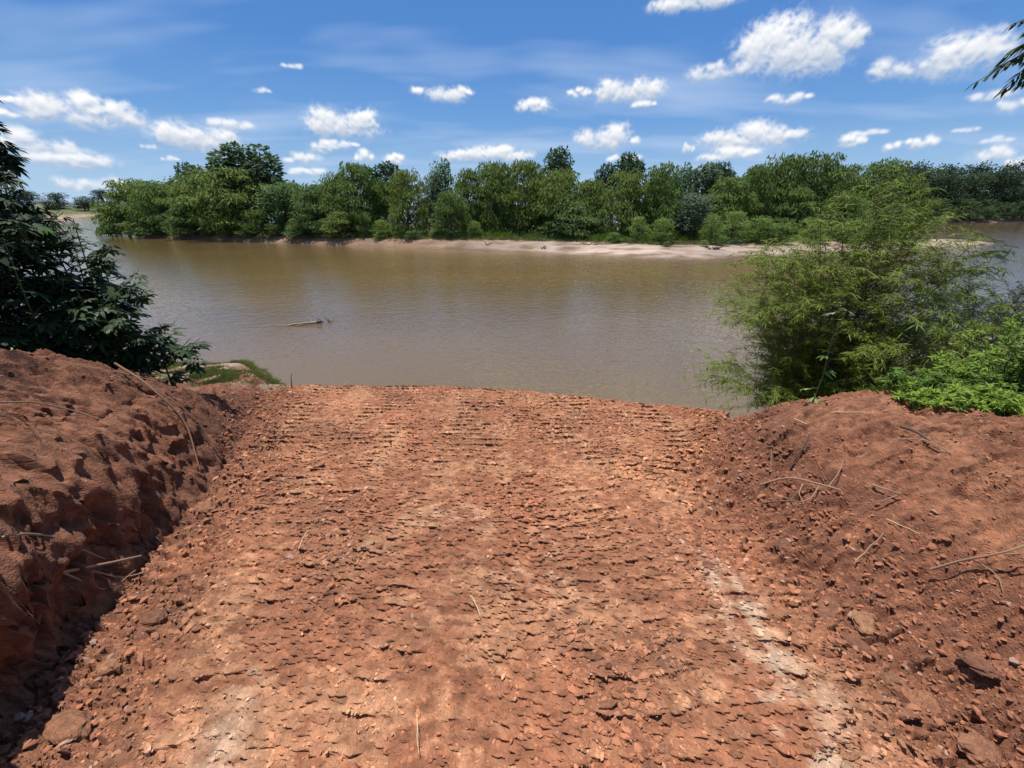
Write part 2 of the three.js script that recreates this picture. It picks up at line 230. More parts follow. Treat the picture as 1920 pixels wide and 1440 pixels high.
function clayColour(x, d, out) {                           // dry orange crust, pale grey-white lenses, dark loose soil, wet mud near the water, shade put in on the left
  const z = ZONE, n = fbm(x * 2.1 + 11, d * 1.9, 4, 0.6), f = fbm(x * 9, d * 13, 3, 0.6), p = fbm(x * 0.75 + 21, d * 0.55 - 3, 3);
  let r = 0.370, g = 0.146, b = 0.072;
  const tan = clamp(0.5 * smooth(-0.1, 0.35, n + 0.5 * f + 0.25 * (z.tint - 0.5)) + 0.6 * z.ridge); r = mix(r, 0.555, tan); g = mix(g, 0.285, tan); b = mix(b, 0.152, tan);
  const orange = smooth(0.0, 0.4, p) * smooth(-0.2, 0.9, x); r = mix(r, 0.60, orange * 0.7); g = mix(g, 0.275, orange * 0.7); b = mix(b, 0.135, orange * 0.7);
  const streak = Math.exp(-Math.pow((x - 1.12 - 0.12 * (d - 1.2) + 0.10 * noise(d * 1.4, 3)) / 0.17, 2)) * smooth(2.1, 1.5, d) * smooth(0.35, 0.7, d) + 0.8 * Math.exp(-Math.pow((x - 0.22) / 0.28, 2) - Math.pow((d - 1.75) / 0.22, 2)) + 0.6 * Math.exp(-Math.pow((x + 0.42) / 0.22, 2) - Math.pow((d - 2.2) / 0.12, 2)) + 0.7 * Math.exp(-Math.pow((x + 1.05 + 0.35 * (d - 0.9)) / 0.10, 2)) * smooth(1.25, 0.9, d);
  const pale = clamp(streak * smooth(-0.2, 0.4, n + f * 0.9 + 0.5 * (z.tint - 0.45)) * 0.8 * (0.55 + 0.7 * smooth(-0.25, 0.2, noise(x * 5.5, d * 4.5)))); r = mix(r, 0.55, pale * 0.85); g = mix(g, 0.40, pale * 0.85); b = mix(b, 0.285, pale * 0.85);
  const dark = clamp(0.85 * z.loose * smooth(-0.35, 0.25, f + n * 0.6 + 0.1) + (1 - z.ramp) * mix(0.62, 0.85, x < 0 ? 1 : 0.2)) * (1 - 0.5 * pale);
  const shadeL = x < 0 ? 0.80 : 1; r = mix(r, 0.245 * shadeL, dark); g = mix(g, 0.096 * shadeL, dark); b = mix(b, 0.050 * shadeL, dark);  // left side: shade of bushes and trees put into the soil colour
  const v = 0.80 + 0.34 * z.tint + 0.30 * f + 0.26 * fbm(x * 1.1 + 31, d * 1.0 + 5, 4); r *= v; g *= v; b *= v;
  const mudL = smooth(5.2, 6.0, d - 0.2 * noise(x * 3, d * 3)) * smooth(-3.2, -3.7, x); const mud = Math.max(mudL * smooth(-0.1, 0.3, n + 0.1), smooth(8, 10, x) * 0.5, smooth(7, 8, d));
  r = mix(r, 0.40, mud); g = mix(g, 0.30, mud); b = mix(b, 0.21, mud);
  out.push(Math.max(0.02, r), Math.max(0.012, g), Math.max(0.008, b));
}
const clayMap = tex(1024, (u, v) => { const n = 0.5 * tnoise(u, v, 24, 1) + 0.4 * tnoise(u, v, 64, 2) + 0.34 * tnoise(u, v, 160, 3) + 0.25 * tnoise(u, v, 330, 4), k = 0.86 + 0.30 * n; return [k, k * (1 - 0.04 * tnoise(u, v, 40, 5)), k * (1 - 0.08 * tnoise(u, v, 40, 5))]; }, true, 1 / 1.3);
const clayBump = tex(2048, (u, v) => { let n = 0.42 * tnoise(u, v, 70, 11) + 0.34 * tnoise(u, v, 150, 12) + 0.26 * tnoise(u, v, 320, 13) + 0.22 * tnoise(u, v, 600, 14); n += 0.45 * Math.max(0, tnoise(u, v, 110, 15) - 0.18); return [0.5 + n * 0.7, 0.5 + n * 0.7, 0.5 + n * 0.7]; }, false, 1 / 1.7);
const M = {
  clay: new THREE.MeshStandardMaterial({ color: 0xffffff, vertexColors: true, roughness: 0.97, metalness: 0, map: clayMap, bumpMap: clayBump, bumpScale: 0.013, side: THREE.DoubleSide }),
};
function spaced(a, b, step) { const o = []; let v = a; while (v < b) { o.push(v); v += step(v); } o.push(b); return o; }
const nearBank = (() => {
  const xs = [...spaced(-60, -4.4, (v) => Math.max(0.05, (-4.4 - v) * 0.16)).slice(0, -1), ...spaced(-4.4, 4.4, (v) => Math.abs(v) < 2.3 ? 0.0105 : 0.0135), ...spaced(4.4, 60, (v) => Math.max(0.05, (v - 4.4) * 0.16)).slice(1)];
  const ds = [...spaced(-40, 0.35, (v) => Math.max(0.05, (0.35 - v) * 0.2)).slice(0, -1), ...spaced(0.35, 6.3, (v) => 0.0075 + 0.0022 * v), ...spaced(6.3, 24, (v) => Math.max(0.05, (v - 6.3) * 0.1)).slice(1)];
  const nx = xs.length, nd = ds.length, pos = new Float32Array(nx * nd * 3), uv = new Float32Array(nx * nd * 2), col = [], idx = [];
  for (let j = 0, o = 0; j < nd; j++) for (let i = 0; i < nx; i++, o++) {
    const x = xs[i], d = ds[j], f = fadeMicro(x, d), m = micro(x, d);
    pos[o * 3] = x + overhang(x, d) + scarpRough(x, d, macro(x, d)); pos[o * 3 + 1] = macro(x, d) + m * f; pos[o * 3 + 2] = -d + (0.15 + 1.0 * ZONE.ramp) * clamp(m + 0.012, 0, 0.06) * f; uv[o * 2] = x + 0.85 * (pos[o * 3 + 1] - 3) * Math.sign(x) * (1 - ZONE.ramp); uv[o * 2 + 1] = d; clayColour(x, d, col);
  }
  for (let j = 0; j < nd - 1; j++) for (let i = 0; i < nx - 1; i++) { const a = j * nx + i; idx.push(a, a + 1, a + nx, a + 1, a + nx + 1, a + nx); }
  const g = new THREE.BufferGeometry(); g.setAttribute('position', new THREE.BufferAttribute(pos, 3)); g.setAttribute('uv', new THREE.BufferAttribute(uv, 2)); g.setAttribute('color', new THREE.Float32BufferAttribute(col, 3)); g.setIndex(idx); g.computeVertexNormals();
  const m = new THREE.Mesh(g, M.clay); m.name = 'clay_ground'; m.castShadow = m.receiveShadow = true; scene.add(m);
  m.userData = { kind: 'structure', label: 'graded red clay ramp between two dug-out clay banks', category: 'ground' }; console.log('near bank', nx, nd, idx.length / 3); return m;
})();

// ---------------------------------------------------------------- the river
{
  const rip = tex(1024, (u, v) => {                       // short wind ripples as a normal map
    const e = 1 / 1024, hgt = (a, b) => { a = (a + 1) % 1; b = (b + 1) % 1; const w = 0.06 * tnoise(a, b, 9, 21); return 0.55 * tnoise((a + w + 1) % 1, b, 30, 22) + 0.40 * tnoise(a, (b + w + 1) % 1, 56, 23) + 0.20 * tnoise(a, b, 110, 24) + 0.5 * tnoise(a, b, 13, 25); };
    const c = hgt(u, v), dx = (hgt(u + e, v) - c) * 16, dy = (hgt(u, v + e) - c) * 16, l = Math.hypot(dx, dy, 1); return [0.5 - dx / l / 2, 0.5 - dy / l / 2, 0.5 + 0.5 / l];
  }, false); rip.repeat.set(1 / 9, 1 / 6);
  const swell = tex(1024, (u, v) => { const calm = smooth(-0.25, 0.25, tnoise(u, v, 5, 31) + 0.5 * tnoise(u, v, 11, 32)); const n = 0.5 + 0.5 * (0.45 * tnoise(u, v, 26, 33) + (0.25 + 0.5 * calm) * tnoise(u, v, 70, 34) + calm * 0.45 * tnoise(u, v, 150, 35)); return [n, n, n]; }, false, 1 / 34); swell.repeat.set(1 / 40, 1 / 26); swell.rotation = 0.25;
  const rough = tex(512, (u, v) => { const n = smooth(-0.3, 0.3, tnoise(u, v, 4, 41) + 0.6 * tnoise(u, v, 9, 42) + 0.3 * tnoise(u, v, 22, 43)); const g = 0.35 + 0.65 * n; return [g, g, g]; }, false); rough.repeat.set(1 / 90, 1 / 38); rough.rotation = 0.12;
  const silt = tex(512, (u, v) => { const n = 0.5 * tnoise(u, v, 3, 51) + 0.35 * tnoise(u, v, 8, 52) + 0.2 * tnoise(u, v, 19, 53), k = 0.9 + 0.16 * n; return [k, k * (1 - 0.03 * n), k * (1 - 0.1 * n)]; }, true); silt.repeat.set(1 / 120, 1 / 46); silt.rotation = 0.15;
  M.water = new THREE.MeshPhysicalMaterial({ color: lin(0.168, 0.113, 0.046), map: silt, roughness: 0.07, roughnessMap: rough, metalness: 0, ior: 1.62, normalMap: rip, normalScale: new THREE.Vector2(0.12, 0.12), bumpMap: swell, bumpScale: 0.014 });
  const g = new THREE.PlaneGeometry(1600, 1400, 8, 8); g.rotateX(-Math.PI / 2); g.translate(0, 0, -500);
  const p = g.attributes.position, uv = new Float32Array(p.count * 2); for (let i = 0; i < p.count; i++) { uv[i * 2] = p.getX(i); uv[i * 2 + 1] = -p.getZ(i); } g.setAttribute('uv', new THREE.BufferAttribute(uv, 2));
  const m = new THREE.Mesh(g, M.water); m.name = 'river_water'; m.receiveShadow = true; m.userData = { kind: 'structure', label: 'wide muddy brown river with wind ripples', category: 'water' }; scene.add(m);
}

// ---------------------------------------------------------------- the other banks
function inside(poly, x, d) { let c = false; for (let i = 0, j = poly.length - 1; i < poly.length; j = i++) { const [a, b] = poly[i], [e, f] = poly[j]; if ((b > d) !== (f > d) && x < (e - a) * (d - b) / (f - b) + a) c = !c; } return c; }
function shoreDistance(poly, x, d) { let m = 1e9; for (let i = 0, j = poly.length - 1; i < poly.length; j = i++) { const [a, b] = poly[j], [e, f] = poly[i], l = (e - a) ** 2 + (f - b) ** 2, t = clamp(((x - a) * (e - a) + (d - b) * (f - b)) / l), q = (x - a - t * (e - a)) ** 2 + (d - b - t * (f - b)) ** 2; if (q < m) m = q; } return inside(poly, x, d) ? Math.sqrt(m) : -Math.sqrt(m); }
const POINT = [[-240, 420], [-150, 205], [-100, 122], [-84, 98], [-74, 84], [-66, 77], [-50, 70.5], [-37, 65.3], [-19, 58.1], [-4, 53], [8.5, 48.1], [15.4, 43.8], [20, 44.1], [24.1, 45.4], [38, 48.8], [52.5, 53], [66, 59.6], [73, 64.6], [72, 66.2], [66, 70], [76, 82], [92, 112], [130, 190], [150, 420]];
const RIGHT = [[60, 420], [75, 240], [100, 168], [141, 149], [183, 157], [260, 150], [420, 110], [520, 420]];
const LEFT = [[-560, -40], [-60, 2], [-14, 9], [-26, 15], [-62, 38], [-118, 92], [-185, 175], [-252, 262], [-262, 300], [-230, 360], [-110, 450], [-560, 460]];
const sandy = (x) => smooth(-14, 12, x);
function pointHeight(x, d) { const s = shoreDistance(POINT, x, d) + 0.5 * noise(x * 0.35, d * 0.35); const k = sandy(x); if (s < 0) return Math.max(-2, s * 0.5); const steep = 0.35 * smooth(0, 0.9, s) + 0.5 * smooth(0.9, 2.2, s) + 0.45 * smooth(2, 6, s), flat = 0.05 + 0.3 * smooth(0, 3, s) + 0.45 * smooth(2, 11, s) + 0.3 * smooth(9, 16, s), gully = x < 40 ? 1 : 0.3;
  return mix(steep, flat, k * 0.85) + gully * 0.10 * (0.4 - Math.abs(fbm(x * 0.55, d * 0.9, 3))) * smooth(0, 1, s) * mix(1.6, 1, k); }
const bankMap = tex(512, (u, v) => { const n = 0.5 * tnoise(u, v, 8, 61) + 0.4 * tnoise(u, v, 30, 62) + 0.3 * tnoise(u, v, 90, 63), k = 0.88 + 0.32 * n; return [k, k, k * (1 - 0.05 * n)]; }, true, 1 / 9);
M.bank = new THREE.MeshStandardMaterial({ color: 0xffffff, vertexColors: true, roughness: 0.97, map: bankMap, bumpMap: clayBump, bumpScale: 0.25, side: THREE.DoubleSide });
function makeBank(name, label, poly, x0, x1, d0, d1, sx, sd, height, colour) {
  const nx = Math.round((x1 - x0) / sx), nd = Math.round((d1 - d0) / sd), pos = [], uv = [], col = [], idx = [];
  for (let j = 0; j <= nd; j++) for (let i = 0; i <= nx; i++) { const x = mix(x0, x1, i / nx), d = mix(d0, d1, j / nd), h = height(x, d); pos.push(x, h, -d); uv.push(x / 14, d / 14); col.push(...colour(x, d, h)); }
  for (let j = 0; j < nd; j++) for (let i = 0; i < nx; i++) { const a = j * (nx + 1) + i, q = [a, a + 1, a + nx + 1, a + nx + 2]; if (q.every((k) => pos[k * 3 + 1] < -0.9)) continue; idx.push(a, a + 1, a + nx + 1, a + 1, a + nx + 2, a + nx + 1); }
  const g = new THREE.BufferGeometry(); g.setAttribute('position', new THREE.Float32BufferAttribute(pos, 3)); g.setAttribute('uv', new THREE.Float32BufferAttribute(uv, 2)); g.setAttribute('color', new THREE.Float32BufferAttribute(col, 3)); g.setIndex(idx); g.computeVertexNormals();
  const m = new THREE.Mesh(g, M.bank); m.name = name; m.userData = { kind: 'structure', label, category: 'bank' }; m.castShadow = m.receiveShadow = true; scene.add(m); return m;
}
const soilGreen = [0.085, 0.085, 0.035], mudBrown = [0.36, 0.225, 0.145], paleSand = [0.60, 0.47, 0.375];
makeBank('sand_bar', 'pale sand and mud shore across the river below the willows', POINT, -92, 100, 42, 112, 0.4, 0.4, pointHeight, (x, d, h) => {
  const s = shoreDistance(POINT, x, d), k = sandy(x), n = fbm(x * 0.35, d * 0.6, 4), wet = smooth(0.25, 0.06, h + 0.08 * n), v = 0.86 + 0.3 * n; let c = mudBrown.map((a, i) => mix(a, paleSand[i], clamp(k * smooth(-0.25, 0.2, n + 0.12 + 0.05 * (6 - s) * 0.3))));
  const veg = x > 60 ? smooth(14, 18, s) : smooth(mix(2.4, 7.2, k), mix(4, 9.5, k), s + 2 * n); c = c.map((a, i) => mix(a * v, soilGreen[i], veg)); return c.map((a, i) => mix(a, [0.20, 0.12, 0.075][i], 0.7 * wet)); });
makeBank('wooded_bank', 'far wooded bank past the sand spit', RIGHT, 60, 480, 108, 330, 2.5, 2.5, (x, d) => { const s = shoreDistance(RIGHT, x, d); return s < 0 ? Math.max(-2, s * 0.4) : 1.6 * smooth(0, 7, s) + 2.5 * smooth(10, 60, s); }, (x, d, h) => { const n = fbm(x * 0.1, d * 0.1, 3), v = smooth(0.9, 1.7, h + n * 0.8); return [mix(0.42, 0.05, v), mix(0.28, 0.06, v), mix(0.19, 0.025, v)]; });
makeBank('grassy_bank', 'distant grassy bank where the river bends away', LEFT, -520, -14, 4, 450, 4, 4, (x, d) => { const s = shoreDistance(LEFT, x, d); return s < 0 ? Math.max(-2, s * 0.3) : 2.2 * smooth(0, 10, s) + 3.5 * smooth(10, 60, s) * smooth(60, 160, d) + 0.4 * fbm(x * 0.05, d * 0.05, 3); }, (x, d, h) => { const n = fbm(x * 0.07, d * 0.07, 3), v = smooth(0.5, 1.4, h + n * 0.5); return [mix(0.40, 0.115 + 0.03 * n, v), mix(0.27, 0.140 + 0.03 * n, v), mix(0.18, 0.05, v)]; });
makeBank('far_valley_floor', 'low wooded land on the horizon', POINT, -600, 700, 330, 900, 20, 20, (x, d) => 3 + 2 * fbm(x * 0.01, d * 0.01, 3) + smooth(400, 900, d) * 4, () => [0.06, 0.075, 0.03]);

// ---------------------------------------------------------------- trees of the other banks
M.bark = mat([0.10, 0.075, 0.055]); M.paleBark = mat([0.20, 0.16, 0.12]);
const willowGreens = [leafMat([0.136, 0.200, 0.046]), leafMat([0.156, 0.212, 0.048]), leafMat([0.124, 0.192, 0.046]), leafMat([0.114, 0.180, 0.050])];
const darkGreens = [leafMat([0.063, 0.107, 0.048]), leafMat([0.073, 0.121, 0.048])];
const broadGreens = [leafMat([0.111, 0.190, 0.067]), leafMat([0.135, 0.190, 0.111])];
// a crown 10 m high and 8 m wide, made of clumps of leaves; kinds: w willow (hanging strands), d dark upright tree with gaps, b broad-leaved, s low and bushy down to the ground
function crown(kind, s, count) {
  reseed(s); const f = new Faces(), clumps = [], limbs = [], low = { w: 0.06, s: 0.0, b: 0.1, d: 0.30 }[kind], n = { w: 62, s: 40, b: 58, d: 46 }[kind];
  for (let tries = 0; clumps.length < n && tries < 4000; tries++) {
    const t = low + (1 - low) * Math.pow(rnd(), 0.8), a = rr(0, 6.283), tt = (t - low) / (1 - low);
    let R = { w: 0.62 + 0.9 * Math.sin(Math.PI * (0.14 + 0.72 * tt)) - 0.5 * tt * tt, s: 1.2 * Math.sqrt(Math.max(0, 1 - tt * tt)) + 0.2, b: 0.5 + 0.95 * Math.sin(Math.PI * (0.12 + 0.74 * tt)) - 0.4 * tt, d: 0.35 + 1.0 * Math.sin(Math.PI * (0.1 + 0.78 * tt)) - 0.2 * tt }[kind] * 2.6;
    R *= 0.78 + 0.5 * noise(Math.cos(a) * 1.4 + s, t * 3 + Math.sin(a) * 1.4); const r = R * Math.sqrt(rr(0.25, 1)), c = [Math.cos(a) * r, t * 9.1, Math.sin(a) * r, { w: rr(0.7, 1.35), s: rr(0.8, 1.4), b: rr(0.7, 1.25), d: rr(0.65, 1.2) }[kind]];
    if (clumps.some((q) => Math.hypot(q[0] - c[0], (q[1] - c[1]) * 0.9, q[2] - c[2]) < (kind === 'd' ? 0.95 : 0.7) * c[3])) continue; clumps.push(c);
  }
  const per = count / clumps.length;
  for (const [cx, cy, cz, r] of clumps) {
    if (cy > 1.8 && rnd() < 0.6) limbs.push([cx, cy, cz]);
    for (let k = 0; k < per; k++) {
      const u = gauss() * 0.75, v = gauss() * 0.6, w = gauss() * 0.75, l = Math.hypot(u, v, w) || 1, q = r * Math.min(1.25, 0.55 + 0.5 * rnd());
      let x = cx + u / l * q, y = cy + v / l * q * 0.8 + 0.1, z = cz + w / l * q, dx, dy, dz;
      const ox = u / l, oy = v / l, oz = w / l, a = rr(0, 6.283);
      if (kind === 'w' || kind === 's') { dx = ox * 0.55 + gauss() * 0.35; dy = (kind === 'w' ? -0.8 : 0.25) + gauss() * 0.4; dz = oz * 0.55 + gauss() * 0.35; } else { dx = ox * 0.8 + gauss() * 0.7; dy = oy * 0.4 + gauss() * 0.6; dz = oz * 0.8 + gauss() * 0.7; }
      const dl = Math.hypot(dx, dy, dz) || 1; dx /= dl; dy /= dl; dz /= dl;
      let sx = Math.cos(a), sy = rr(-0.6, 0.6), sz = Math.sin(a); const dot = sx * dx + sy * dy + sz * dz; sx -= dot * dx; sy -= dot * dy; sz -= dot * dz; const sl = Math.hypot(sx, sy, sz) || 1;
      const len = { w: rr(0.30, 0.75), s: rr(0.35, 0.8), b: rr(0.25, 0.45), d: rr(0.28, 0.5) }[kind], wid = { w: rr(0.09, 0.19), s: rr(0.10, 0.2), b: rr(0.17, 0.32), d: rr(0.2, 0.36) }[kind];
      f.diamond(x, Math.max(0.05, y), z, dx, dy, dz, sx / sl, sy / sl, sz / sl, len, wid);
    }
  }
  const t = new Faces(), lean = rr(-0.5, 0.5), top = kind === 's' ? 4 : 8.2;
  const spine = [0, 0.2, 0.45, 0.7, 1].map((q) => [lean * q * 2 + 0.25 * Math.sin(q * 5 + s), q * top, 0.25 * Math.cos(q * 4 + s)]); spine[0] = [0, -0.6, 0]; t.tube(spine, 0.24, 0.05, 7);
  for (const [lx, ly, lz] of limbs) { const q = clamp((ly * 0.55) / top, 0.08, 0.8), b = [lean * q * 2, q * top, 0]; t.tube([b, [mix(b[0], lx, 0.5), mix(b[1], ly, 0.6), mix(b[2], lz, 0.5)], [lx, ly, lz]], 0.07, 0.02, 5); }
  return [f.geometry(), t.geometry()];
}
const stock = { w: [1, 2, 3, 4, 5, 6, 7].map((k) => crown('w', 100 + k, 6200)), d: [1, 2, 3].map((k) => crown('d', 200 + k, 4600)), b: [1, 2].map((k) => crown('b', 300 + k, 4600)), s: [1, 2, 3].map((k) => crown('s', 400 + k, 2700)), f: [1, 2, 3].map((k) => crown('b', 500 + k, 3500)) };
function plantTree(name, label, category, group, x, y, d, h, w, [leaves, wood], leafM, turn, lean = 0) {
  const g = thing(name, label, category, x, y, d, group); g.rotation.set(0, turn, lean); g.scale.set(w / 7.4, h / 10, w / 7.4);
  part(g, 'trunk', wood, M.bark); part(g, 'crown', leaves, leafM); return g;
}
const TREES = [[-73.5, 83, 6.0, 7.5, 'w'], [-70.5, 83.1, 9.0, 10.6, 'w'], [-63.6, 77.3, 3.9, 7.6, 'w'], [-62.2, 79.2, 8.3, 9.3, 'w'], [-54.4, 74.0, 4.7, 7.3, 'w'], [-58.7, 83.4, 10.2, 7.2, 'd'], [-52.9, 75.9, 8.5, 10.3, 'w'], [-45.1, 72.5, 9.8, 12.5, 'w'], [-40.0, 68.3, 3.9, 5.1, 's'], [-44.6, 77.8, 12.3, 12.9, 'd'], [-36.2, 70.0, 6.7, 6.9, 'b'], [-31.2, 65.9, 2.9, 4.9, 's'], [-30.1, 67.1, 6.9, 6.6, 'w'], [-26.8, 68.4, 8.1, 5.9, 'w'], [-24.5, 63.5, 3.5, 5.5, 'w'], [-23.1, 66.3, 9.0, 7.8, 'w'], [-20.6, 68.2, 7.9, 5.0, 'w'], [-19.9, 72.5, 10.0, 7.1, 'd'], [-14.9, 63.0, 8.4, 6.6, 'w'], [-11.9, 65.9, 7.8, 4.9, 'b'], [-10.2, 67.3, 9.7, 4.0, 'b'], [-8.3, 59.2, 5.8, 4.5, 'w'], [-5.8, 62.4, 8.5, 5.8, 'w'], [-2.3, 61.4, 9.2, 6.5, 'w'], [1.9, 59.9, 9.4, 6.3, 'w'], [3.9, 63.2, 7.9, 5.5, 'w'], [6.7, 67.5, 11.3, 5.2, 'd'], [6.2, 58.4, 8.4, 7.2, 'w'], [7.0, 56.2, 4.5, 6.3, 'w'], [10.5, 60.0, 7.3, 5.9, 'w'], [13.8, 67.1, 9.1, 3.7, 'd'], [16.8, 65.6, 10.4, 5.8, 'd'], [14.5, 56.9, 7.9, 6.7, 'w'], [18.4, 55.7, 8.6, 5.5, 'w'], [21.8, 58.0, 8.6, 3.4, 'b'], [21.8, 53.4, 5.4, 5.6, 'b'], [26.3, 62.6, 9.0, 5.4, 'd'], [29.5, 64.3, 8.8, 4.8, 'd'], [27.6, 56.5, 7.4, 6.3, 'w'], [31.9, 58.8, 9.2, 5.2, 'w'], [35.5, 59.3, 9.8, 6.6, 'w'], [35.7, 56.2, 6.0, 5.6, 'w'], [40.2, 59.8, 10.0, 7.0, 'w'], [44.5, 61.1, 9.2, 6.8, 'w'], [42.1, 56.4, 6.0, 6.3, 'w'], [49.5, 61.1, 9.7, 7.6, 'w'], [49.7, 58.7, 5.1, 5.8, 'w'], [52.9, 61.1, 8.0, 6.0, 'w'], [56.1, 61.7, 5.2, 4.6, 'w'],
  [-66, 88, 7.5, 9, 'w'], [-38, 76, 7.2, 7, 'w'], [-31, 74, 7.0, 7, 'b'], [-2, 70, 8.4, 7, 'w'], [22, 66, 7.6, 7, 'w'], [37, 67, 8.4, 8, 'w'], [47, 69, 8.6, 8, 'w'], [56, 70, 7.6, 8, 'w']];
{
  reseed(31); const seen = {}, back = TREES.length - 8;
  TREES.map(([x, d, h, w, kind], i) => { const far = 1 + 0.085 * smooth(-12, 2, x); return [x * far, d * far, (h - 3.7) * far + 3.7, w * far, kind, i]; }).sort((a, b) => a[0] / a[1] - b[0] / b[1]).forEach(([x, d, h, w, kind, i], order) => {
    const row = i >= back ? 'r' : kind === 'w' && h < 6.3 ? 'l' : kind, k = seen[row] = (seen[row] ?? -1) + 1;
    const [name, label, group] = { w: ['willow_tree', `drooping green willow on the far bank, ${ORD[k]} tall willow from the left`, 'tall willows along the far bank'], l: ['low_willow', `low willow in front of the taller ones across the river, ${ORD[k]} from the left`, 'low willows in front of the tall ones'], d: ['dark_tree', `dark tree rising above the far willows, ${ORD[k]} of the dark crowns from the left`, 'dark trees behind the willows'], b: ['broadleaf_tree', `broad-leaved tree among the far willows, ${ORD[k]} such tree from the left`, 'broad-leaved trees among the willows'], s: ['bushy_willow', `bushy dense willow at the muddy shoreline across, ${ORD[k]} from the left`, 'bushy willows at the mud shore'], r: ['background_tree', `tree half hidden behind the far willows, ${ORD[k]} of the hidden row from the left`, 'half hidden trees behind the far willows'] }[row];
    const set = stock[kind], pal = kind === 'd' ? darkGreens : kind === 'b' ? broadGreens : willowGreens, g = pal[Math.floor(rnd() * pal.length)];
    plantTree(name, label, 'tree', group, x, pointHeight(x, d) - 0.1, d, h * rr(1.04, 1.13), w * rr(1.12, 1.3), set[(i * 5 + order) % set.length], i === 36 ? broadGreens[1] : g, rr(0, 6.283), i === 0 ? 0.22 : rr(-0.05, 0.05));
  });
}
const SHRUBS = [[-69, 79.5, 2.6, 4.2], [-65.1, 78, 1.6, 3.3], [-57, 74.5, 2.4, 4.2], [-50.5, 72.2, 2.0, 4.0], [-46.4, 70.3, 2.3, 3.9], [-42.5, 68.9, 1.6, 3.4], [-36.7, 67.0, 2.0, 3.7], [-33.1, 65.6, 1.7, 3.2], [-27.9, 64.0, 2.4, 3.2], [-25.1, 63.0, 2.0, 2.8], [-21.0, 62.3, 3.5, 2.8], [-18.4, 61.5, 2.5, 3.0], [-18.5, 60.5, 1.1, 2.2], [-13.6, 59.1, 1.2, 2.6], [-10.4, 59.8, 1.9, 2.5], [-5.2, 59.2, 2.2, 2.6], [16.0, 54.8, 3.1, 3.0], [18.6, 53.4, 3.0, 3.7], [12.9, 54.5, 1.4, 2.3], [24.6, 53.4, 3.6, 2.9], [27.6, 54.1, 3.8, 4.4], [31.4, 54.7, 3.2, 4.8], [25.6, 52.0, 1.2, 1.7], [33.8, 54.3, 2.6, 4.0], [39.0, 55.9, 2.9, 4.2], [44.6, 56.9, 2.9, 4.2], [50.6, 58.8, 2.2, 3.6], [22.9, 51.0, 0.8, 1.4], [18.3, 50.5, 0.7, 1.1]];
{
  reseed(77); const fresh = [leafMat([0.183, 0.277, 0.057]), leafMat([0.146, 0.238, 0.057]), leafMat([0.206, 0.293, 0.071])];
  SHRUBS.sort((a, b) => a[0] / a[1] - b[0] / b[1]).forEach(([x, d, h, w], k) => plantTree('riverside_shrub', `green shrub at the foot of the far trees, ${ORD[k]} shrub from the left`, 'shrub', 'shrubs along the far shore', x, pointHeight(x, d) - 0.05, d, h * 1.02, w, stock.s[k % 3], fresh[k % 3], rr(0, 6.28)));
}
{ // the wood on the far right bank and the few trees at the left bend
  reseed(55); const wood = [leafMat([0.042, 0.070, 0.032]), leafMat([0.050, 0.082, 0.034]), leafMat([0.092, 0.150, 0.048])], list = [];
  for (let k = 0; k < 30; k++) { const row = k % 3, x = 96 + k * 4.6 + rr(-2, 2), sh = x < 141 ? mix(168, 149, (x - 100) / 41) : x < 183 ? mix(149, 157, (x - 141) / 42) : 156; list.push([x, sh + 8 + row * 10, rr(14, 16.5) + row * 2.2 - (x < 150 ? (150 - x) * 0.06 : 0), rr(12, 16)]); }
  list.sort((a, b) => a[0] / a[1] - b[0] / b[1]).forEach(([x, d, h, w], k) => plantTree('woodland_tree', `dark green tree in the wood beyond the sand spit, ${ORD[k]} from the left`, 'tree', 'trees of the far right wood', x, 1.8, d, h, w, stock.f[k % 3], wood[k % 2], rr(0, 6.28)));
  [[116, 161, 6, 9], [127, 156, 5.5, 9], [137, 152, 5, 8], [146, 153, 7, 12], [156, 155, 7.5, 14], [166, 157, 7, 12], [176, 159, 6, 11], [187, 160, 7, 13], [199, 159, 6.5, 12], [212, 158, 6, 12]].forEach(([x, d, h, w], k) => plantTree('bank_bush', `rounded lighter green bush at the water below the far wood, ${ORD[k]} from the left`, 'bush', 'bushes below the far wood', x, 0.7, d, h, w, stock.s[k % 3], wood[2], rr(0, 6.28)));
  [[-268, 292, 13, 18], [-284, 296, 9, 15], [-296, 290, 11, 17], [-307, 282, 12, 18], [-316, 270, 13, 20], [-322, 256, 14, 20], [-276, 285, 6, 14], [-290, 276, 6, 16]].forEach(([x, d, h, w], k) => plantTree('bend_tree', k ? `small dark tree on the distant left bank, ${ORD[k]} left of the lone round one` : 'lone round dark tree on the grassy bank at the left bend', 'tree', 'trees at the distant bend', x, 3.0, d, h, w, stock.f[k % 3], wood[k % 2], rr(0, 6.28)));
}
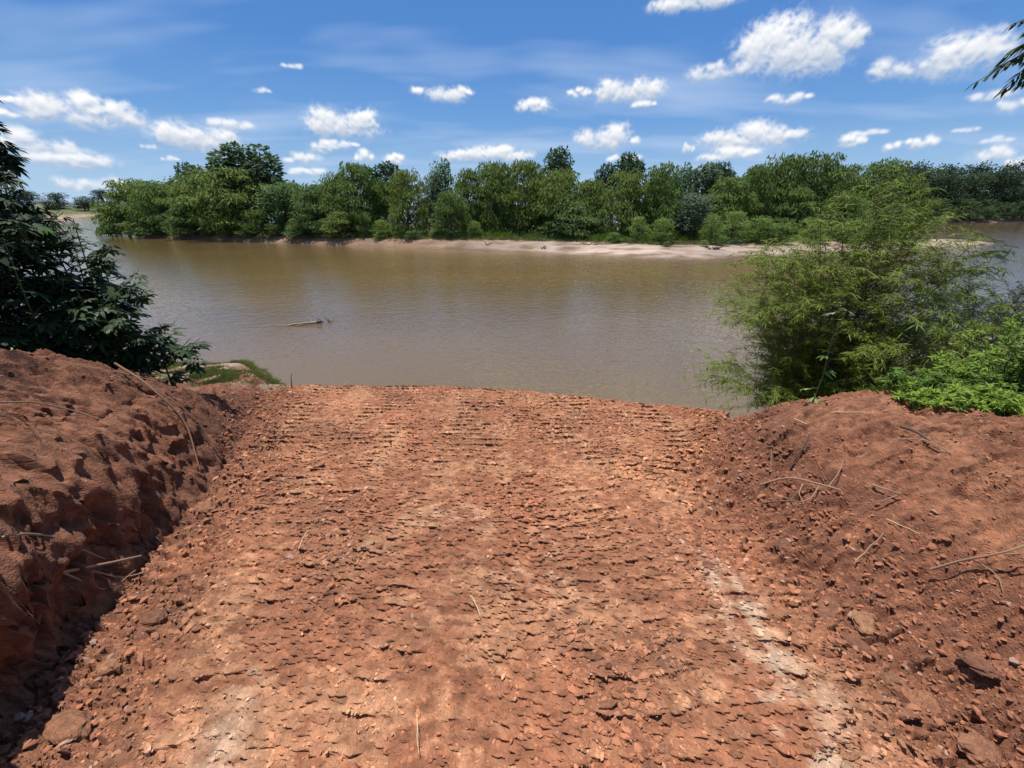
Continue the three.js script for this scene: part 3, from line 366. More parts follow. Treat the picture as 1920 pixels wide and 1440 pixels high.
// grass, reeds and low herbs at the foot of the far trees
function scatter(name, label, parentKind, blade, material, spots) { const m = new THREE.InstancedMesh(blade, material, spots.length), o = new THREE.Object3D(), c = new THREE.Color(); spots.forEach(([x, y, d, s, sy, tint], k) => { o.position.set(x, y, -d); o.rotation.set(0, rr(0, 6.283), 0); o.scale.set(s, sy, s); o.updateMatrix(); m.setMatrixAt(k, o.matrix); c.setRGB(tint * rr(0.9, 1.15), tint, tint * rr(0.7, 1)); m.setColorAt(k, c); }); m.name = name; m.userData = { kind: 'stuff', label, category: 'grass' }; m.castShadow = m.receiveShadow = true; scene.add(m); return m; }
function tuft(n, spread, wid, bend) { const f = new Faces(); for (let k = 0; k < n; k++) { const a = rr(0, 6.283), b = rr(0.05, bend), l = rr(0.6, 1); f.leaf(Math.cos(a) * spread * rnd(), 0, Math.sin(a) * spread * rnd(), Math.cos(a) * b, 1, Math.sin(a) * b, Math.cos(a + 1.3), 0, Math.sin(a + 1.3), l, wid * rr(0.7, 1.3), bend * 0.4); } return f.geometry(); }
{
  reseed(90); const reed = tuft(14, 0.28, 0.07, 0.5), spots = [], pale = [];
  for (let k = 0; k < 26000 && spots.length < 5200; k++) { const x = rr(-72, 58), d = rr(44, 82), s = shoreDistance(POINT, x, d), kk = sandy(x), a = mix(2.2, 7.2, kk), n = fbm(x * 0.22, d * 0.3, 3); if (s < a || s > a + mix(4, 8, kk)) continue; const h = mix(0.45, rr(0.7, 1.7), smooth(a, a + 3, s)) * (0.75 + n); if (n < -0.35) continue; (h < 0.6 ? pale : spots).push([x, pointHeight(x, d) - 0.05, d, rr(0.8, 1.5), Math.max(0.3, h), rr(0.75, 1.2)]); }
  scatter('far_reeds', 'bright green reeds and grass at the foot of the far trees', 0, reed, leafMat([0.183, 0.277, 0.054]), spots);
  scatter('far_low_grass', 'dull low growth along the edge of the far shore', 0, reed, leafMat([0.206, 0.215, 0.099]), pale);
}

// ---------------------------------------------------------------- near plants
const V3 = (x, y, z) => new THREE.Vector3(x, y, z);
// a shrub of many thin stems that fan out from its foot; twigs along the upper stems carry narrow leaves
function stemmed({ s, stems, height, spread, twigs, leaves, len, wid, arch, droop, lopside = 0, from = 0.2, low = 0, flare = 1.15, thin = 1, reach = 1 }) {
  reseed(s); const wood = [], f = new Faces();
  for (let k = 0; k < stems; k++) {
    const a = k * 2.39996 + rr(-0.3, 0.3), out = spread * Math.pow((k + 0.6) / stems, 0.55) * rr(0.8, 1.05), h = height * (1 - 0.42 * Math.pow(out / spread, 2.2)) * rr(0.82, 1.0) * (rnd() < low ? rr(0.3, 0.65) : 1), bx = gauss() * 0.12, bz = gauss() * 0.12, ex = Math.cos(a) * out + lopside * out * 0.2, ez = Math.sin(a) * out * 0.85;
    const P = (t) => V3(bx + (ex - bx) * Math.pow(t, flare) + 0.04 * Math.sin(t * 7 + k), h * (t + arch * t * (1 - t)) - droop * h * 0.25 * Math.pow(t, 4) * out / spread, bz + (ez - bz) * Math.pow(t, flare) + 0.04 * Math.cos(t * 6 + k));
    const tube = new Faces(); tube.tube([0, 0.15, 0.3, 0.45, 0.6, 0.75, 0.9, 1].map((t) => P(t).toArray()), 0.014 * thin * Math.sqrt(height / 3), 0.003 * thin, 5); wood.push(tube);
    for (let j = 0; j < twigs; j++) {
      const t = from + (1 - from) * Math.pow((j + rnd()) / twigs, 0.8), p = P(t), q = P(Math.min(1, t + 0.04)).sub(p).normalize(), b = rr(0, 6.283), L = rr(0.25, 0.6) * reach * height / 3 * (1.15 - 0.4 * t);
      const dir = V3(Math.cos(b), rr(-0.1, 0.7), Math.sin(b)).multiplyScalar(0.85).add(q).normalize(), T = (v) => V3(p.x + dir.x * L * v, p.y + dir.y * L * v - droop * L * 0.75 * v * v, p.z + dir.z * L * v);
      tube.tube([0, 0.5, 1].map((v) => T(v).toArray()), 0.0035 * thin, 0.0015 * thin, 3);
      for (let m = 0; m < leaves; m++) {
        const v = 0.12 + 0.9 * (m + rnd()) / leaves, c = T(v), e = rr(0, 6.283), l = len * rr(0.6, 1.2);
        const dx = dir.x * 0.6 + Math.cos(e) * 0.75, dy = dir.y * 0.35 - droop * 0.75 * v + gauss() * 0.4, dz = dir.z * 0.6 + Math.sin(e) * 0.75, dl = Math.hypot(dx, dy, dz);
        f.leaf(c.x, c.y, c.z, dx / dl, dy / dl, dz / dl, gauss(), 1 + gauss() * 0.6, gauss(), l, wid * rr(0.7, 1.2), droop * rr(0.1, 0.7), true);
      }
    }
  }
  return [wood, f];
}
M.stem = mat([0.11, 0.085, 0.05]); M.greyStem = mat([0.23, 0.20, 0.16]); M.greenStem = mat([0.07, 0.09, 0.03]);
function shrub(name, label, category, x, d, o, leaf, wood, sink = 0.05, group) {
  const g = thing(name, label, category, x, macro(x, d) - sink, d, group), [stems, f] = stemmed(o); stems.forEach((t, k) => part(g, 'stem', t.geometry(), wood[k % wood.length])); part(g, 'foliage', f.geometry(), leaf, 'stuff'); return g;
}
M.willowNear = leafMat([0.165, 0.225, 0.026], { roughness: 0.5, specularIntensity: 0.5, transmission: 0.38 });
M.willowDark = leafMat([0.040, 0.062, 0.026], { roughness: 0.6, transmission: 0.25 });
M.herb = leafMat([0.230, 0.340, 0.045], { roughness: 0.6, transmission: 0.45 });
M.herb2 = leafMat([0.150, 0.250, 0.038], { roughness: 0.6, transmission: 0.45 });
shrub('willow_shrub', 'large feathery willow shrub at the water behind the right clay bank', 'shrub', 4.52, 5.4, { s: 811, stems: 115, height: 3.5, spread: 1.78, twigs: 23, leaves: 44, len: 0.105, wid: 0.0092, arch: 0.42, droop: 0.55, reach: 1.25, lopside: -0.12, from: 0.05, low: 0.35, flare: 0.9, thin: 0.6 }, M.willowNear, [M.stem, M.stem, M.greyStem], 0.15);
shrub('tamarisk_shrub', 'dark wispy shrub at the right edge, right of the large willow shrub', 'shrub', 7.7, 6.3, { s: 921, stems: 44, height: 2.8, spread: 1.8, twigs: 22, leaves: 30, len: 0.085, wid: 0.014, arch: 0.2, droop: 0.3, from: 0.25 }, M.willowDark, [M.stem], 0.1);
shrub('tamarisk_shrub', 'dark low shrub half behind the large willow shrub on its right', 'shrub', 6.2, 6.6, { s: 922, stems: 30, height: 2.1, spread: 1.3, twigs: 18, leaves: 24, len: 0.085, wid: 0.014, arch: 0.2, droop: 0.4, from: 0.2 }, M.willowDark, [M.stem, M.greyStem], 0.1);
{
  const herbs = [[3.05, 2.62, 0.20, 0.26], [3.3, 2.5, 0.24, 0.28], [3.6, 2.42, 0.22, 0.30], [3.55, 2.85, 0.36, 0.30], [3.9, 2.5, 0.28, 0.32], [3.75, 3.1, 0.60, 0.32], [4.05, 2.95, 0.85, 0.34], [4.35, 2.9, 0.95, 0.36], [4.3, 3.4, 1.05, 0.40], [4.7, 2.75, 0.75, 0.40], [4.85, 3.25, 0.95, 0.45], [5.2, 2.9, 0.7, 0.42], [3.35, 3.05, 0.30, 0.28]].sort((a, b) => a[0] / a[1] - b[0] / b[1]);
  herbs.forEach(([x, d, h, w], k) => shrub('leafy_herb', `bright green leafy plant on the right bank crest, ${ORD[k]} from the willow shrub outward`, 'plant', x, d, { s: 600 + k, stems: 13, height: h, spread: w, twigs: 9, leaves: 16, len: 0.06, wid: 0.012, arch: 0.15, droop: 0.25, from: 0.1 }, k % 3 ? M.herb : M.herb2, [M.greenStem], 0.05, 'bright herbs behind the right bank'));
}
// tall weeds with lobed leaves on the left bank
const lobed = [0, 1, 2, 3].map((v) => { reseed(40 + v); const f = new Faces(), n = v === 3 ? 3 : 5; for (let k = 0; k < n; k++) { const a = (k - (n - 1) / 2) * (n === 5 ? 0.62 : 0.75) + rr(-0.08, 0.08), l = (1 - 0.16 * Math.abs(k - (n - 1) / 2)) * rr(0.85, 1.05); f.leaf(0.1 * Math.cos(a) + 0.12, 0, 0.1 * Math.sin(a), Math.cos(a), 0.04, Math.sin(a), 0, 1, 0, l * 0.85, 0.25 * rr(0.85, 1.15), rr(0.15, 0.35)); } f.tube([[-0.35, 0.06, 0], [-0.1, 0.05, 0], [0.16, 0, 0]], 0.014, 0.012, 4); return f.geometry(); });
M.weed = leafMat([0.029, 0.056, 0.019], { roughness: 0.5, transmission: 0.22, specularIntensity: 0.6 }); M.weedFresh = leafMat([0.085, 0.16, 0.035], { roughness: 0.55, transmission: 0.4 }); M.weedShaded = leafMat([0.018, 0.034, 0.015], { roughness: 0.55, transmission: 0.15 });  // darkest copy carries the shade of the thick left bush in its colour
{
  // x, d, height, loose leaves
  const weeds = [[-3.62, 3.95, 0.70, 16], [-3.75, 3.82, 1.05, 18], [-3.88, 3.95, 1.35, 20], [-3.86, 3.65, 0.95, 16], [-4.02, 3.9, 1.7, 22], [-4.15, 3.75, 1.72, 20], [-4.28, 4.05, 2.2, 18], [-4.38, 3.8, 2.0, 18], [-4.55, 3.9, 2.75, 18], [-4.7, 3.7, 2.95, 14], [-4.9, 3.9, 3.35, 14], [-4.1, 3.4, 1.15, 14], [-4.4, 3.45, 1.6, 14], [-4.75, 3.4, 2.0, 12], [-5.1, 3.6, 3.5, 10], [-5.4, 3.4, 3.8, 8], [-5.0, 3.2, 2.2, 8], [-4.3, 3.1, 1.0, 8], [-4.7, 2.95, 1.4, 8], [-4.5, 4.25, 1.9, 0], [-4.95, 4.3, 2.5, 0], [-5.4, 4.0, 3.0, 0], [-4.9, 3.0, 1.7, 0], [-5.3, 2.9, 2.2, 0]];
  weeds.sort((a, b) => b[0] / b[1] - a[0] / a[1]).forEach(([x, d, h, loose], k) => {
    reseed(700 + k); const y0 = macro(x, d) - 0.06, g = thing('tall_weed', `dark tall weed with lobed leaves on the left bank, ${ORD[k]} counted from the water outward`, 'weed', x, y0, d, 'tall weeds on the left bank');
    const lx = rr(-0.05, 0.30) * h * 0.4, lz = rr(-0.1, 0.1) * h, P = (t) => V3(lx * t * t, h * t, lz * t * t), st = new Faces(); st.tube([0, 0.25, 0.5, 0.75, 1].map((t) => P(t).toArray()), 0.011, 0.004, 6);
    const geos = [], total = Math.round(44 + 74 * h), o = new THREE.Object3D();
    const side = []; for (let b = 0; b < 3 + h * 3; b++) { const t = rr(0.15, 0.8), a = rr(0, 6.283), L = rr(0.25, 0.5) * (1.2 - t * 0.6), p = P(t), e = V3(p.x + Math.cos(a) * L, p.y + L * 0.75, p.z + Math.sin(a) * L); st.tube([p.toArray(), p.clone().lerp(e, 0.5).toArray(), e.toArray()], 0.006, 0.003, 4); side.push([p, e]); }
    part(g, 'stem', st.geometry(), M.greenStem);
    for (let m = 0; m < total; m++) {
      const onSide = rnd() < 0.68 && side.length, a = rr(0, 6.283); let p, t = Math.pow(rnd(), 0.75);
      if (onSide) { const [b, e] = side[Math.floor(rnd() * side.length)]; p = b.clone().lerp(e, rr(0.2, 1)); } else p = P(0.1 + 0.9 * t);
      const s = rr(0.10, 0.19) * (t > 0.9 ? 0.7 : 1), out = s * 0.32; o.position.set(p.x + Math.cos(a) * out, p.y + 0.0, p.z - Math.sin(a) * out); o.rotation.set(rr(-0.35, 0.35), a, rr(-0.75, 0.15), 'YXZ'); o.scale.setScalar(s); o.updateMatrix();
      if (m < loose) { const q = part(g, 'leaf', lobed[m % 4], m % 9 === 4 ? M.weedFresh : M.weed); q.position.copy(o.position); q.rotation.copy(o.rotation); q.scale.copy(o.scale); } else geos.push(lobed[m % 4].clone().applyMatrix4(o.matrix));
    }
    part(g, 'foliage', mergeGeometries(geos), k > 8 ? M.weedShaded : M.weed, 'stuff');
  });
}
// trees standing just outside the picture: one shades the left bank, the other hangs a branch into the upper right corner
function bigTree(name, label, x, d, h, R, boughs, n, leaf, s) {
  reseed(s); const y0 = macro(x, d) - 0.2, g = thing(name, label, 'tree', x, y0, d), t = new Faces(), f = new Faces();
  t.tube([[0, 0, 0], [0.06, h * 0.25, 0.05], [-0.05, h * 0.5, 0.03], [0.05, h * 0.8, 0]], 0.16, 0.05, 9);
  const ends = boughs.map((b) => [...b]); for (let k = 0; k < 26; k++) { const a = k * 2.4, q = R * Math.sqrt(rr(0.1, 1)), e = h * rr(0.45, 1); ends.push([Math.cos(a) * q, e, Math.sin(a) * q, 0]); }
  for (const [ex, ey, ez, hang] of ends) {
    const b = [0, clamp(ey * 0.6, h * 0.2, h * 0.75), 0], mid = [ex * 0.55, mix(b[1], ey, 0.6) + 0.15, ez * 0.55]; t.tube([b, mid, [ex, ey, ez]], 0.045, 0.008, 6);
    for (let w = 0; w < (hang ? 14 : 9); w++) {                          // twigs with paired leaflets
      const v = 1 - 0.45 * rnd() * (w > 0), px = mix(mid[0], ex, v), py = mix(mid[1], ey, v), pz = mix(mid[2], ez, v), a = rr(0, 6.283), L = rr(0.3, 0.55), dx = hang ? -0.75 + gauss() * 0.25 : Math.cos(a), dy = hang ? -0.45 + gauss() * 0.3 : rr(-0.5, 0.3), dz = hang ? gauss() * 0.5 : Math.sin(a);
      t.tube([[px, py, pz], [px + dx * L, py + dy * L - 0.05, pz + dz * L]], 0.006, 0.002, 4);
      for (let m = 0; m < n; m++) { const u = (m + 0.5) / n, e = (m % 2 ? 1 : -1), lx = dx * 0.7 - dz * e * 0.6, lz = dz * 0.7 + dx * e * 0.6, ly = dy - 0.35 + gauss() * 0.2, ll = Math.hypot(lx, ly, lz); f.leaf(px + dx * L * u, py + dy * L * u - 0.05 * u, pz + dz * L * u, lx / ll, ly / ll, lz / ll, gauss() * 0.6, 1, gauss() * 0.6, rr(0.07, 0.11), rr(0.024, 0.034), 0.2); }
    }
  }
  part(g, 'trunk', t.geometry(), M.bark); part(g, 'crown', f.geometry(), leaf, 'stuff'); return g;
}
M.canopy = leafMat([0.045, 0.075, 0.026], { transmission: 0.25, roughness: 0.6 });
bigTree('overhanging_tree', 'tree whose dark leafy branch hangs into the upper right corner', 7.6, 3.3, 5.6, 2.0, [[-2.78, 3.50, -1.2, 1], [-2.82, 3.42, -1.15, 1], [-2.7, 3.65, -1.25, 1], [-2.68, 3.9, -1.2, 1], [-2.6, 3.5, -1.35, 1], [-2.6, 3.5, -1.25, 1], [-3.15, 4.15, -1.3, 1], [-2.6, 4.15, -1.3, 1], [-2.75, 3.5, -1.1, 1], [-2.65, 3.75, -1.15, 1], [-2.7, 3.35, -1.3, 1], [-2.55, 3.95, -1.1, 1], [-2.6, 3.6, -1.0, 1]], 16, M.canopy, 33);
bigTree('shade_tree', 'leafy tree just beyond the left edge that shades the left bank', -6.3, 2.6, 6.2, 2.4, [[2.3, 3.0, 0.4, 0], [2.6, 3.6, 1.1, 0], [2.2, 4.2, -0.3, 0], [2.7, 3.3, 0.0, 0]], 14, M.canopy, 35);
// a sapling with a few pale leaves in front of the willow shrub
{
  reseed(12); const g = thing('pale_sapling', 'thin sapling with a few pale lobed leaves in front of the willow shrub', 'sapling', 2.72, macro(2.72, 3.3) - 0.05, 3.3), st = new Faces(); st.tube([[0, 0, 0], [0.02, 0.33, 0], [-0.01, 0.66, 0], [0.02, 0.93, 0.02]], 0.008, 0.003, 5); part(g, 'stem', st.geometry(), M.greenStem);
  M.paleLeaf = leafMat([0.25, 0.34, 0.14], { transmission: 0.4 });
  [[0.92, 0.3, .12], [0.90, 2.6, .11], [0.56, 1.2, .11], [0.54, 3.6, .10], [0.40, 5.1, .09], [0.35, 0.2, .1], [0.2, 2.2, .11], [0.15, 4.2, .1]].forEach(([y, a, s], k) => { const q = part(g, 'leaf', lobed[k % 4], k < 2 || k > 5 ? M.paleLeaf : M.weedFresh); q.position.set(Math.cos(a) * s * 0.3, y, -Math.sin(a) * s * 0.3); q.rotation.set(0.2, a, -0.3, 'YXZ'); q.scale.setScalar(s); });
}
{ // short grass on the ledge left of the ramp, and the tufts at the crest
  reseed(66); const blade = tuft(11, 0.5, 0.06, 0.7), spots = [];
  for (let k = 0; k < 26000 && spots.length < 7000; k++) { const x = rr(-9, -3.7), d = rr(5.6, 9.6); if (fbm(x * 0.9, d * 0.9, 3) < -0.12 || x > -3.9 - (d - 5.6) * 0.2 - 0 * d || noise(x * 2, d * 2) < -0.15) continue; spots.push([x, macro(x, d) - 0.01, d, rr(0.09, 0.2), rr(0.06, 0.14), rr(0.7, 1.2)]); }
  scatter('ledge_grass', 'short green grass on the low ledge left of the ramp', 0, blade, leafMat([0.16, 0.20, 0.06]), spots);
  const low = []; for (let k = 0; k < 900; k++) { const x = rr(3.0, 7), d = rr(2.6, 4.4); if (fbm(x, d, 2) < -0.2 || x / d < 1.05) continue; low.push([x, macro(x, d) - 0.02, d, rr(0.2, 0.4), rr(0.12, 0.28), rr(0.7, 1.2)]); }
  scatter('bank_grass', 'green grass under the herbs behind the right bank', 0, blade, leafMat([0.12, 0.19, 0.035]), low);
}

// ---------------------------------------------------------------- broken clay: plates, clods and crumbs that belong to the ground
function withUv(g, k = 0.09) { const p = g.attributes.position, u = new Float32Array(p.count * 2); for (let i = 0; i < p.count; i++) { u[i * 2] = p.getX(i) * k + p.getY(i) * k * 0.5; u[i * 2 + 1] = p.getZ(i) * k + p.getY(i) * k * 0.7; } g.setAttribute('uv', new THREE.BufferAttribute(u, 2)); return g; }
function lump(s, flat, rough, detail = 1) { reseed(s); const g = new THREE.IcosahedronGeometry(1, detail), p = g.attributes.position, k = rr(0, 90); for (let i = 0; i < p.count; i++) { const v = V3(p.getX(i), p.getY(i), p.getZ(i)), n = 1 + rough * noise(v.x * 1.7 + k, v.z * 1.7 + v.y * 2.1 - k) + rough * 0.6 * noise(v.x * 4 - k, v.z * 4 + v.y * 3); p.setXYZ(i, v.x * n, clamp(v.y * n, -0.75, 0.72) * flat, v.z * n); } g.computeVertexNormals(); return withUv(g); }
function plate(s) {                                       // a flat shard of crust with an angular outline
  reseed(s); const n = 7 + Math.floor(rnd() * 3), f = new Faces(), top = [], a0 = rr(0, 6), sk = rr(-0.3, 0.3); for (let k = 0; k < n; k++) { const a = a0 + (k + rr(-0.3, 0.3)) / n * 6.283, r = rr(0.62, 1); top.push([Math.cos(a) * r + sk * Math.sin(a) * r, rr(0.16, 0.24), Math.sin(a) * r * 0.62]); }
  const ring = (sc, y) => top.map(([x, h, z]) => [x * sc + rr(-0.05, 0.05), h * y, z * sc + rr(-0.04, 0.04)]), R = [ring(1.04, -1.4), ring(1.05, 0.55), ring(0.95, 1)], pos = [], tri = [];
  R.forEach((q) => q.forEach((v) => pos.push(...v))); pos.push(0, 0.2, 0); for (let k = 0; k < n; k++) { const m = (k + 1) % n; for (const b of [0, n]) tri.push(b + k, b + n + k, b + m, b + m, b + n + k, b + n + m); tri.push(2 * n + k, 3 * n, 2 * n + m); }
  const g = new THREE.BufferGeometry(); g.setAttribute('position', new THREE.Float32BufferAttribute(pos, 3)); g.setIndex(tri); const h = g.toNonIndexed(); h.computeVertexNormals(); return withUv(h);
}
const clayTones = [[0.47, 0.200, 0.10], [0.55, 0.265, 0.14], [0.40, 0.165, 0.085], [0.52, 0.33, 0.20], [0.28, 0.115, 0.062]].map((c) => mat(c, { map: clayMap, bumpMap: clayBump, bumpScale: 0.012 }));
{
  const plates = [1, 2, 3, 4, 5, 6, 7, 8].map((k) => plate(900 + k)); reseed(1234); let k = 0, tries = 0;
  while (k < 290 && tries++ < 20000) {
    const d = 0.7 + 4.2 * Math.pow(rnd(), 1.5), x = rr(toeL(d) + 0.05, toeR(d) - 0.02), h = micro(x, d); if (ZONE.flake < 0.25 && rnd() < 0.75) continue;
    const s = (0.012 + 0.024 * Math.pow(rnd(), 2)) * (0.8 + 0.12 * d), m = part(nearBank, numbered('clay_plate'), plates[k % 8], clayTones[ZONE.loose > 0.5 ? (k % 2 ? 4 : 2) : [0, 1, 0, 2, 0, 3, 2][k % 7]]);
    m.position.set(x, macro(x, d) + h + 0.002, -d); m.rotation.set(0.16 + gauss() * 0.16, rr(-0.45, 0.45) + x * -0.25 + (rnd() < 0.5 ? Math.PI : 0), gauss() * 0.12); m.scale.set(s * rr(1, 1.5), s * rr(0.5, 0.9), s); k++;
  }
  const crumb = [lump(1, 0.5, 0.75, 0), lump(2, 0.75, 0.7, 0), lump(3, 0.28, 0.75, 0)], o = new THREE.Object3D(), c = new THREE.Color();
  for (const [v, geo] of crumb.entries()) {
    reseed(2000 + v); const list = []; let tr = 0;
    while (list.length < 15000 && tr++ < 200000) {
      const d = 0.5 + 4.9 * Math.pow(rnd(), 1.7), x = rr(-3.9, 3.9), h = micro(x, d), dense = clamp(0.20 + ZONE.loose * 1.0 - (1 - ZONE.ramp) * 0.02 + 0.2 * smooth(0, 0.4, noise(x * 3, d * 3)));
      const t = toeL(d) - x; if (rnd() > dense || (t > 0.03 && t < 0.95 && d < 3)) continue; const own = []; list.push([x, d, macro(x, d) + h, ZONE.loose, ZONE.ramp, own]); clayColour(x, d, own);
    }
    const m = new THREE.InstancedMesh(geo, mat([1, 1, 1], { flatShading: true }), list.length);
    list.forEach(([x, d, y, loose, ramp, own], i) => {
      const big = Math.pow(rnd(), 5), s = (0.0022 + 0.0036 * rnd() + (loose > 0.4 ? 0.014 : 0.008) * big) * (0.75 + 0.14 * d); o.position.set(x + overhang(x, d) + scarpRough(x, d, macro(x, d)), y + s * 0.12, -d + (0.15 + ramp) * clamp(micro(x, d) + 0.012, 0, 0.06)); o.rotation.set(gauss() * 0.5, rr(0, 6.28), gauss() * 0.5); o.scale.set(s * rr(0.9, 1.7), s, s * rr(0.7, 1.1)); o.updateMatrix(); m.setMatrixAt(i, o.matrix);
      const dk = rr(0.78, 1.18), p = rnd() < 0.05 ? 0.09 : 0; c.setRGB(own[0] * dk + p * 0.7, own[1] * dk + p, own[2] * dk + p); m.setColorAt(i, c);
    });
    m.name = 'clay_crumbs'; m.userData.kind = 'stuff'; m.castShadow = m.receiveShadow = true; nearBank.add(m);
  }
}
// ---------------------------------------------------------------- single clods, sticks and drift
const rockTone = [mat([0.33, 0.145, 0.075], { map: clayMap, bumpMap: clayBump, bumpScale: 0.014 }), mat([0.42, 0.205, 0.105], { map: clayMap, bumpMap: clayBump, bumpScale: 0.014 }), mat([0.26, 0.108, 0.060], { map: clayMap, bumpMap: clayBump, bumpScale: 0.014 })];
[['large angular brown clod in the right gutter near the lower edge', 1.6, 0.93, 0.072, 0.65, 0, 1], ['tan block of clay on the right slope above the big clod', 1.66, 1.29, 0.05, 0.5, 1, 2], ['flat round clay slab just left of the tan block', 1.55, 1.2, 0.05, 0.35, 2, 3], ['wide flat clod at the top of the right gutter rubble', 1.61, 1.42, 0.055, 0.4, 2, 4], ['brown clod close behind the large angular one', 1.55, 1.02, 0.042, 0.6, 0, 5], ['reddish clod at the lower right corner', 1.61, 0.77, 0.05, 0.55, 0, 6], ['split dark clod on the slope right of the big clod', 1.8, 1.0, 0.048, 0.4, 2, 7], ['long flat clod in the left gutter near the lower left corner', -1.55, 0.91, 0.06, 0.4, 0, 8], ['rounded clod beside the long flat one at lower left', -1.63, 0.86, 0.055, 0.6, 0, 9], ['small tan clod lying where the left bank ends', -1.72, 1.1, 0.04, 0.5, 1, 10], ['dark clod in the left gutter below the undercut bank', -1.75, 1.35, 0.045, 0.6, 2, 11], ['brown clod at the foot of the left bank farther up the ramp', -2.2, 2.3, 0.06, 0.7, 0, 12], ['clod at the right gutter halfway to the river', 1.66, 1.85, 0.05, 0.55, 2, 13]].forEach(([label, x, d, s, flat, tone, k]) => {
  const m = new THREE.Mesh(lump(60 + k, 1, 0.42, 3), rockTone[tone]); m.name = numbered('clay_clod'); reseed(k * 9); m.scale.set(s * rr(1.1, 1.6), s * flat, s * rr(0.85, 1.1)); m.rotation.set(gauss() * 0.2, rr(0, 6.28), gauss() * 0.2); m.position.set(x, macro(x, d) + micro(x, d) + s * flat * 0.3, -d); m.userData = { label, category: 'clod', group: 'clods in the gutters' }; m.castShadow = m.receiveShadow = true; scene.add(m);
});
M.dryWood = mat([0.27, 0.175, 0.11], { roughness: 0.8 }); M.darkWood = mat([0.085, 0.055, 0.04]); M.straw = mat([0.56, 0.44, 0.27]); M.root = mat([0.16, 0.085, 0.05]);
function stick(name, label, material, pts, r0, r1, twigs = []) {   // points: x, d, height above the clay
  const g = thing(name, label, name === 'straw' ? 'straw' : 'stick', pts[0][0], ground(pts[0][0], pts[0][1]), pts[0][1]), [ox, oy, oz] = g.position.toArray(), at = ([x, d, up]) => V3(x - ox + overhang(x, d), macro(x, d) + 0.6 * micro(x, d) + 0.012 + up - oy, -d - oz);
  const run = (p) => new THREE.CatmullRomCurve3(p.map(at)).getPoints(14).map((v, i) => [v.x + 0.0018 * Math.sin(i * 0.9 + p[0][0] * 9), v.y, v.z + 0.0018 * Math.cos(i * 1.1)]), f = new Faces(); f.tube(run(pts), r0 * 0.78, r1 * 0.7, 7); part(g, 'shaft', f.geometry(), material);
  twigs.forEach((p) => { const q = new Faces(); q.tube(run(p), r1 * 0.8, r1 * 0.35, 5); part(g, 'twig', q.geometry(), material); }); return g;
}

stick('stick', 'long thin pale stick lying across the upper left bank', M.dryWood, [[-2.87, 2.02, 0.05], [-2.96, 2.29, 0.06], [-2.89, 2.41, 0.05], [-2.73, 2.46, 0.03]], 0.007, 0.004);
stick('pole', 'long dark pole sliding down the left bank beside the weeds', M.root, [[-3.45, 3.3, 0.06], [-2.95, 3.05, 0.08], [-2.74, 2.98, 0.05], [-2.5, 2.7, 0.03]], 0.014, 0.007, [[[-3.2, 3.2, 0.05], [-2.8, 3.15, 0.08], [-2.55, 3.0, 0.05]]]);
stick('broken_branch', 'bleached broken branch sticking out of the lower left bank', M.dryWood, [[-2.16, 1.27, 0.07], [-2.12, 1.42, 0.08], [-2.06, 1.68, 0.10]], 0.016, 0.006, [[[-2.12, 1.47, 0.07], [-2.06, 1.57, 0.05], [-1.98, 1.66, 0.03]], [[-2.14, 1.36, 0.06], [-2.08, 1.5, 0.02], [-2.03, 1.6, 0.04]]]);
stick('stick', 'grey thin stick just above the bleached broken branch', M.greyStem, [[-2.25, 1.24, 0.08], [-2.2, 1.4, 0.09], [-2.14, 1.58, 0.08]], 0.008, 0.004);
stick('stick', 'short pale stick at the foot of the left weeds', M.dryWood, [[-3.28, 3.1, 0.04], [-3.2, 3.35, 0.05]], 0.009, 0.006);
stick('stick', 'tiny pale twig on the middle of the left bank', M.dryWood, [[-2.38, 1.9, 0.03], [-2.33, 2.0, 0.03]], 0.004, 0.003);
stick('branch', 'curved dry branch with side twigs in the middle of the right bank', M.dryWood, [[1.80, 2.40, 0.02], [1.90, 2.28, 0.05], [1.97, 2.12, 0.04], [2.02, 2.02, 0.02]], 0.010, 0.006, [[[1.97, 2.12, 0.03], [1.88, 2.06, 0.03], [1.80, 2.08, 0.01]], [[1.99, 2.08, 0.03], [2.06, 2.12, 0.06], [2.14, 2.2, 0.05]], [[1.93, 2.2, 0.03], [1.86, 2.12, 0.05], [1.84, 2.04, 0.02]]]);
stick('stick', 'dark bent stick just below the curved dry branch', M.root, [[1.70, 2.21, 0.015], [1.80, 2.10, 0.03], [1.89, 2.02, 0.02]], 0.008, 0.005, [[[1.80, 2.1, 0.02], [1.86, 2.14, 0.04], [1.93, 2.15, 0.02]]]);
stick('stick', 'dark upright root stub on the right bank above the curved branch', M.darkWood, [[2.03, 2.47, 0.0], [2.10, 2.50, 0.04], [2.17, 2.56, 0.08]], 0.011, 0.006, [[[2.1, 2.5, 0.03], [2.2, 2.46, 0.05]]]);
stick('stick', 'arched thin twig near the top of the right gutter', M.dryWood, [[1.90, 2.70, 0.0], [1.97, 2.66, 0.06], [2.06, 2.56, 0.0]], 0.005, 0.003, [[[1.98, 2.64, 0.05], [1.93, 2.52, 0.02], [1.90, 2.44, 0.0]]]);
stick('stick', 'thick dark stick high on the right bank', M.darkWood, [[2.55, 2.32, 0.02], [2.52, 2.20, 0.04], [2.49, 2.08, 0.03]], 0.014, 0.010);
stick('stick', 'thin pale stick below the thick dark one on the right bank', M.dryWood, [[2.43, 2.20, 0.02], [2.48, 2.09, 0.03], [2.48, 1.94, 0.02]], 0.006, 0.003);
stick('stick', 'forked short stick right of the curved dry branch', M.dryWood, [[2.12, 1.95, 0.02], [2.15, 1.81, 0.04]], 0.007, 0.005, [[[2.15, 1.82, 0.03], [2.08, 1.84, 0.04], [2.02, 1.92, 0.02]]]);
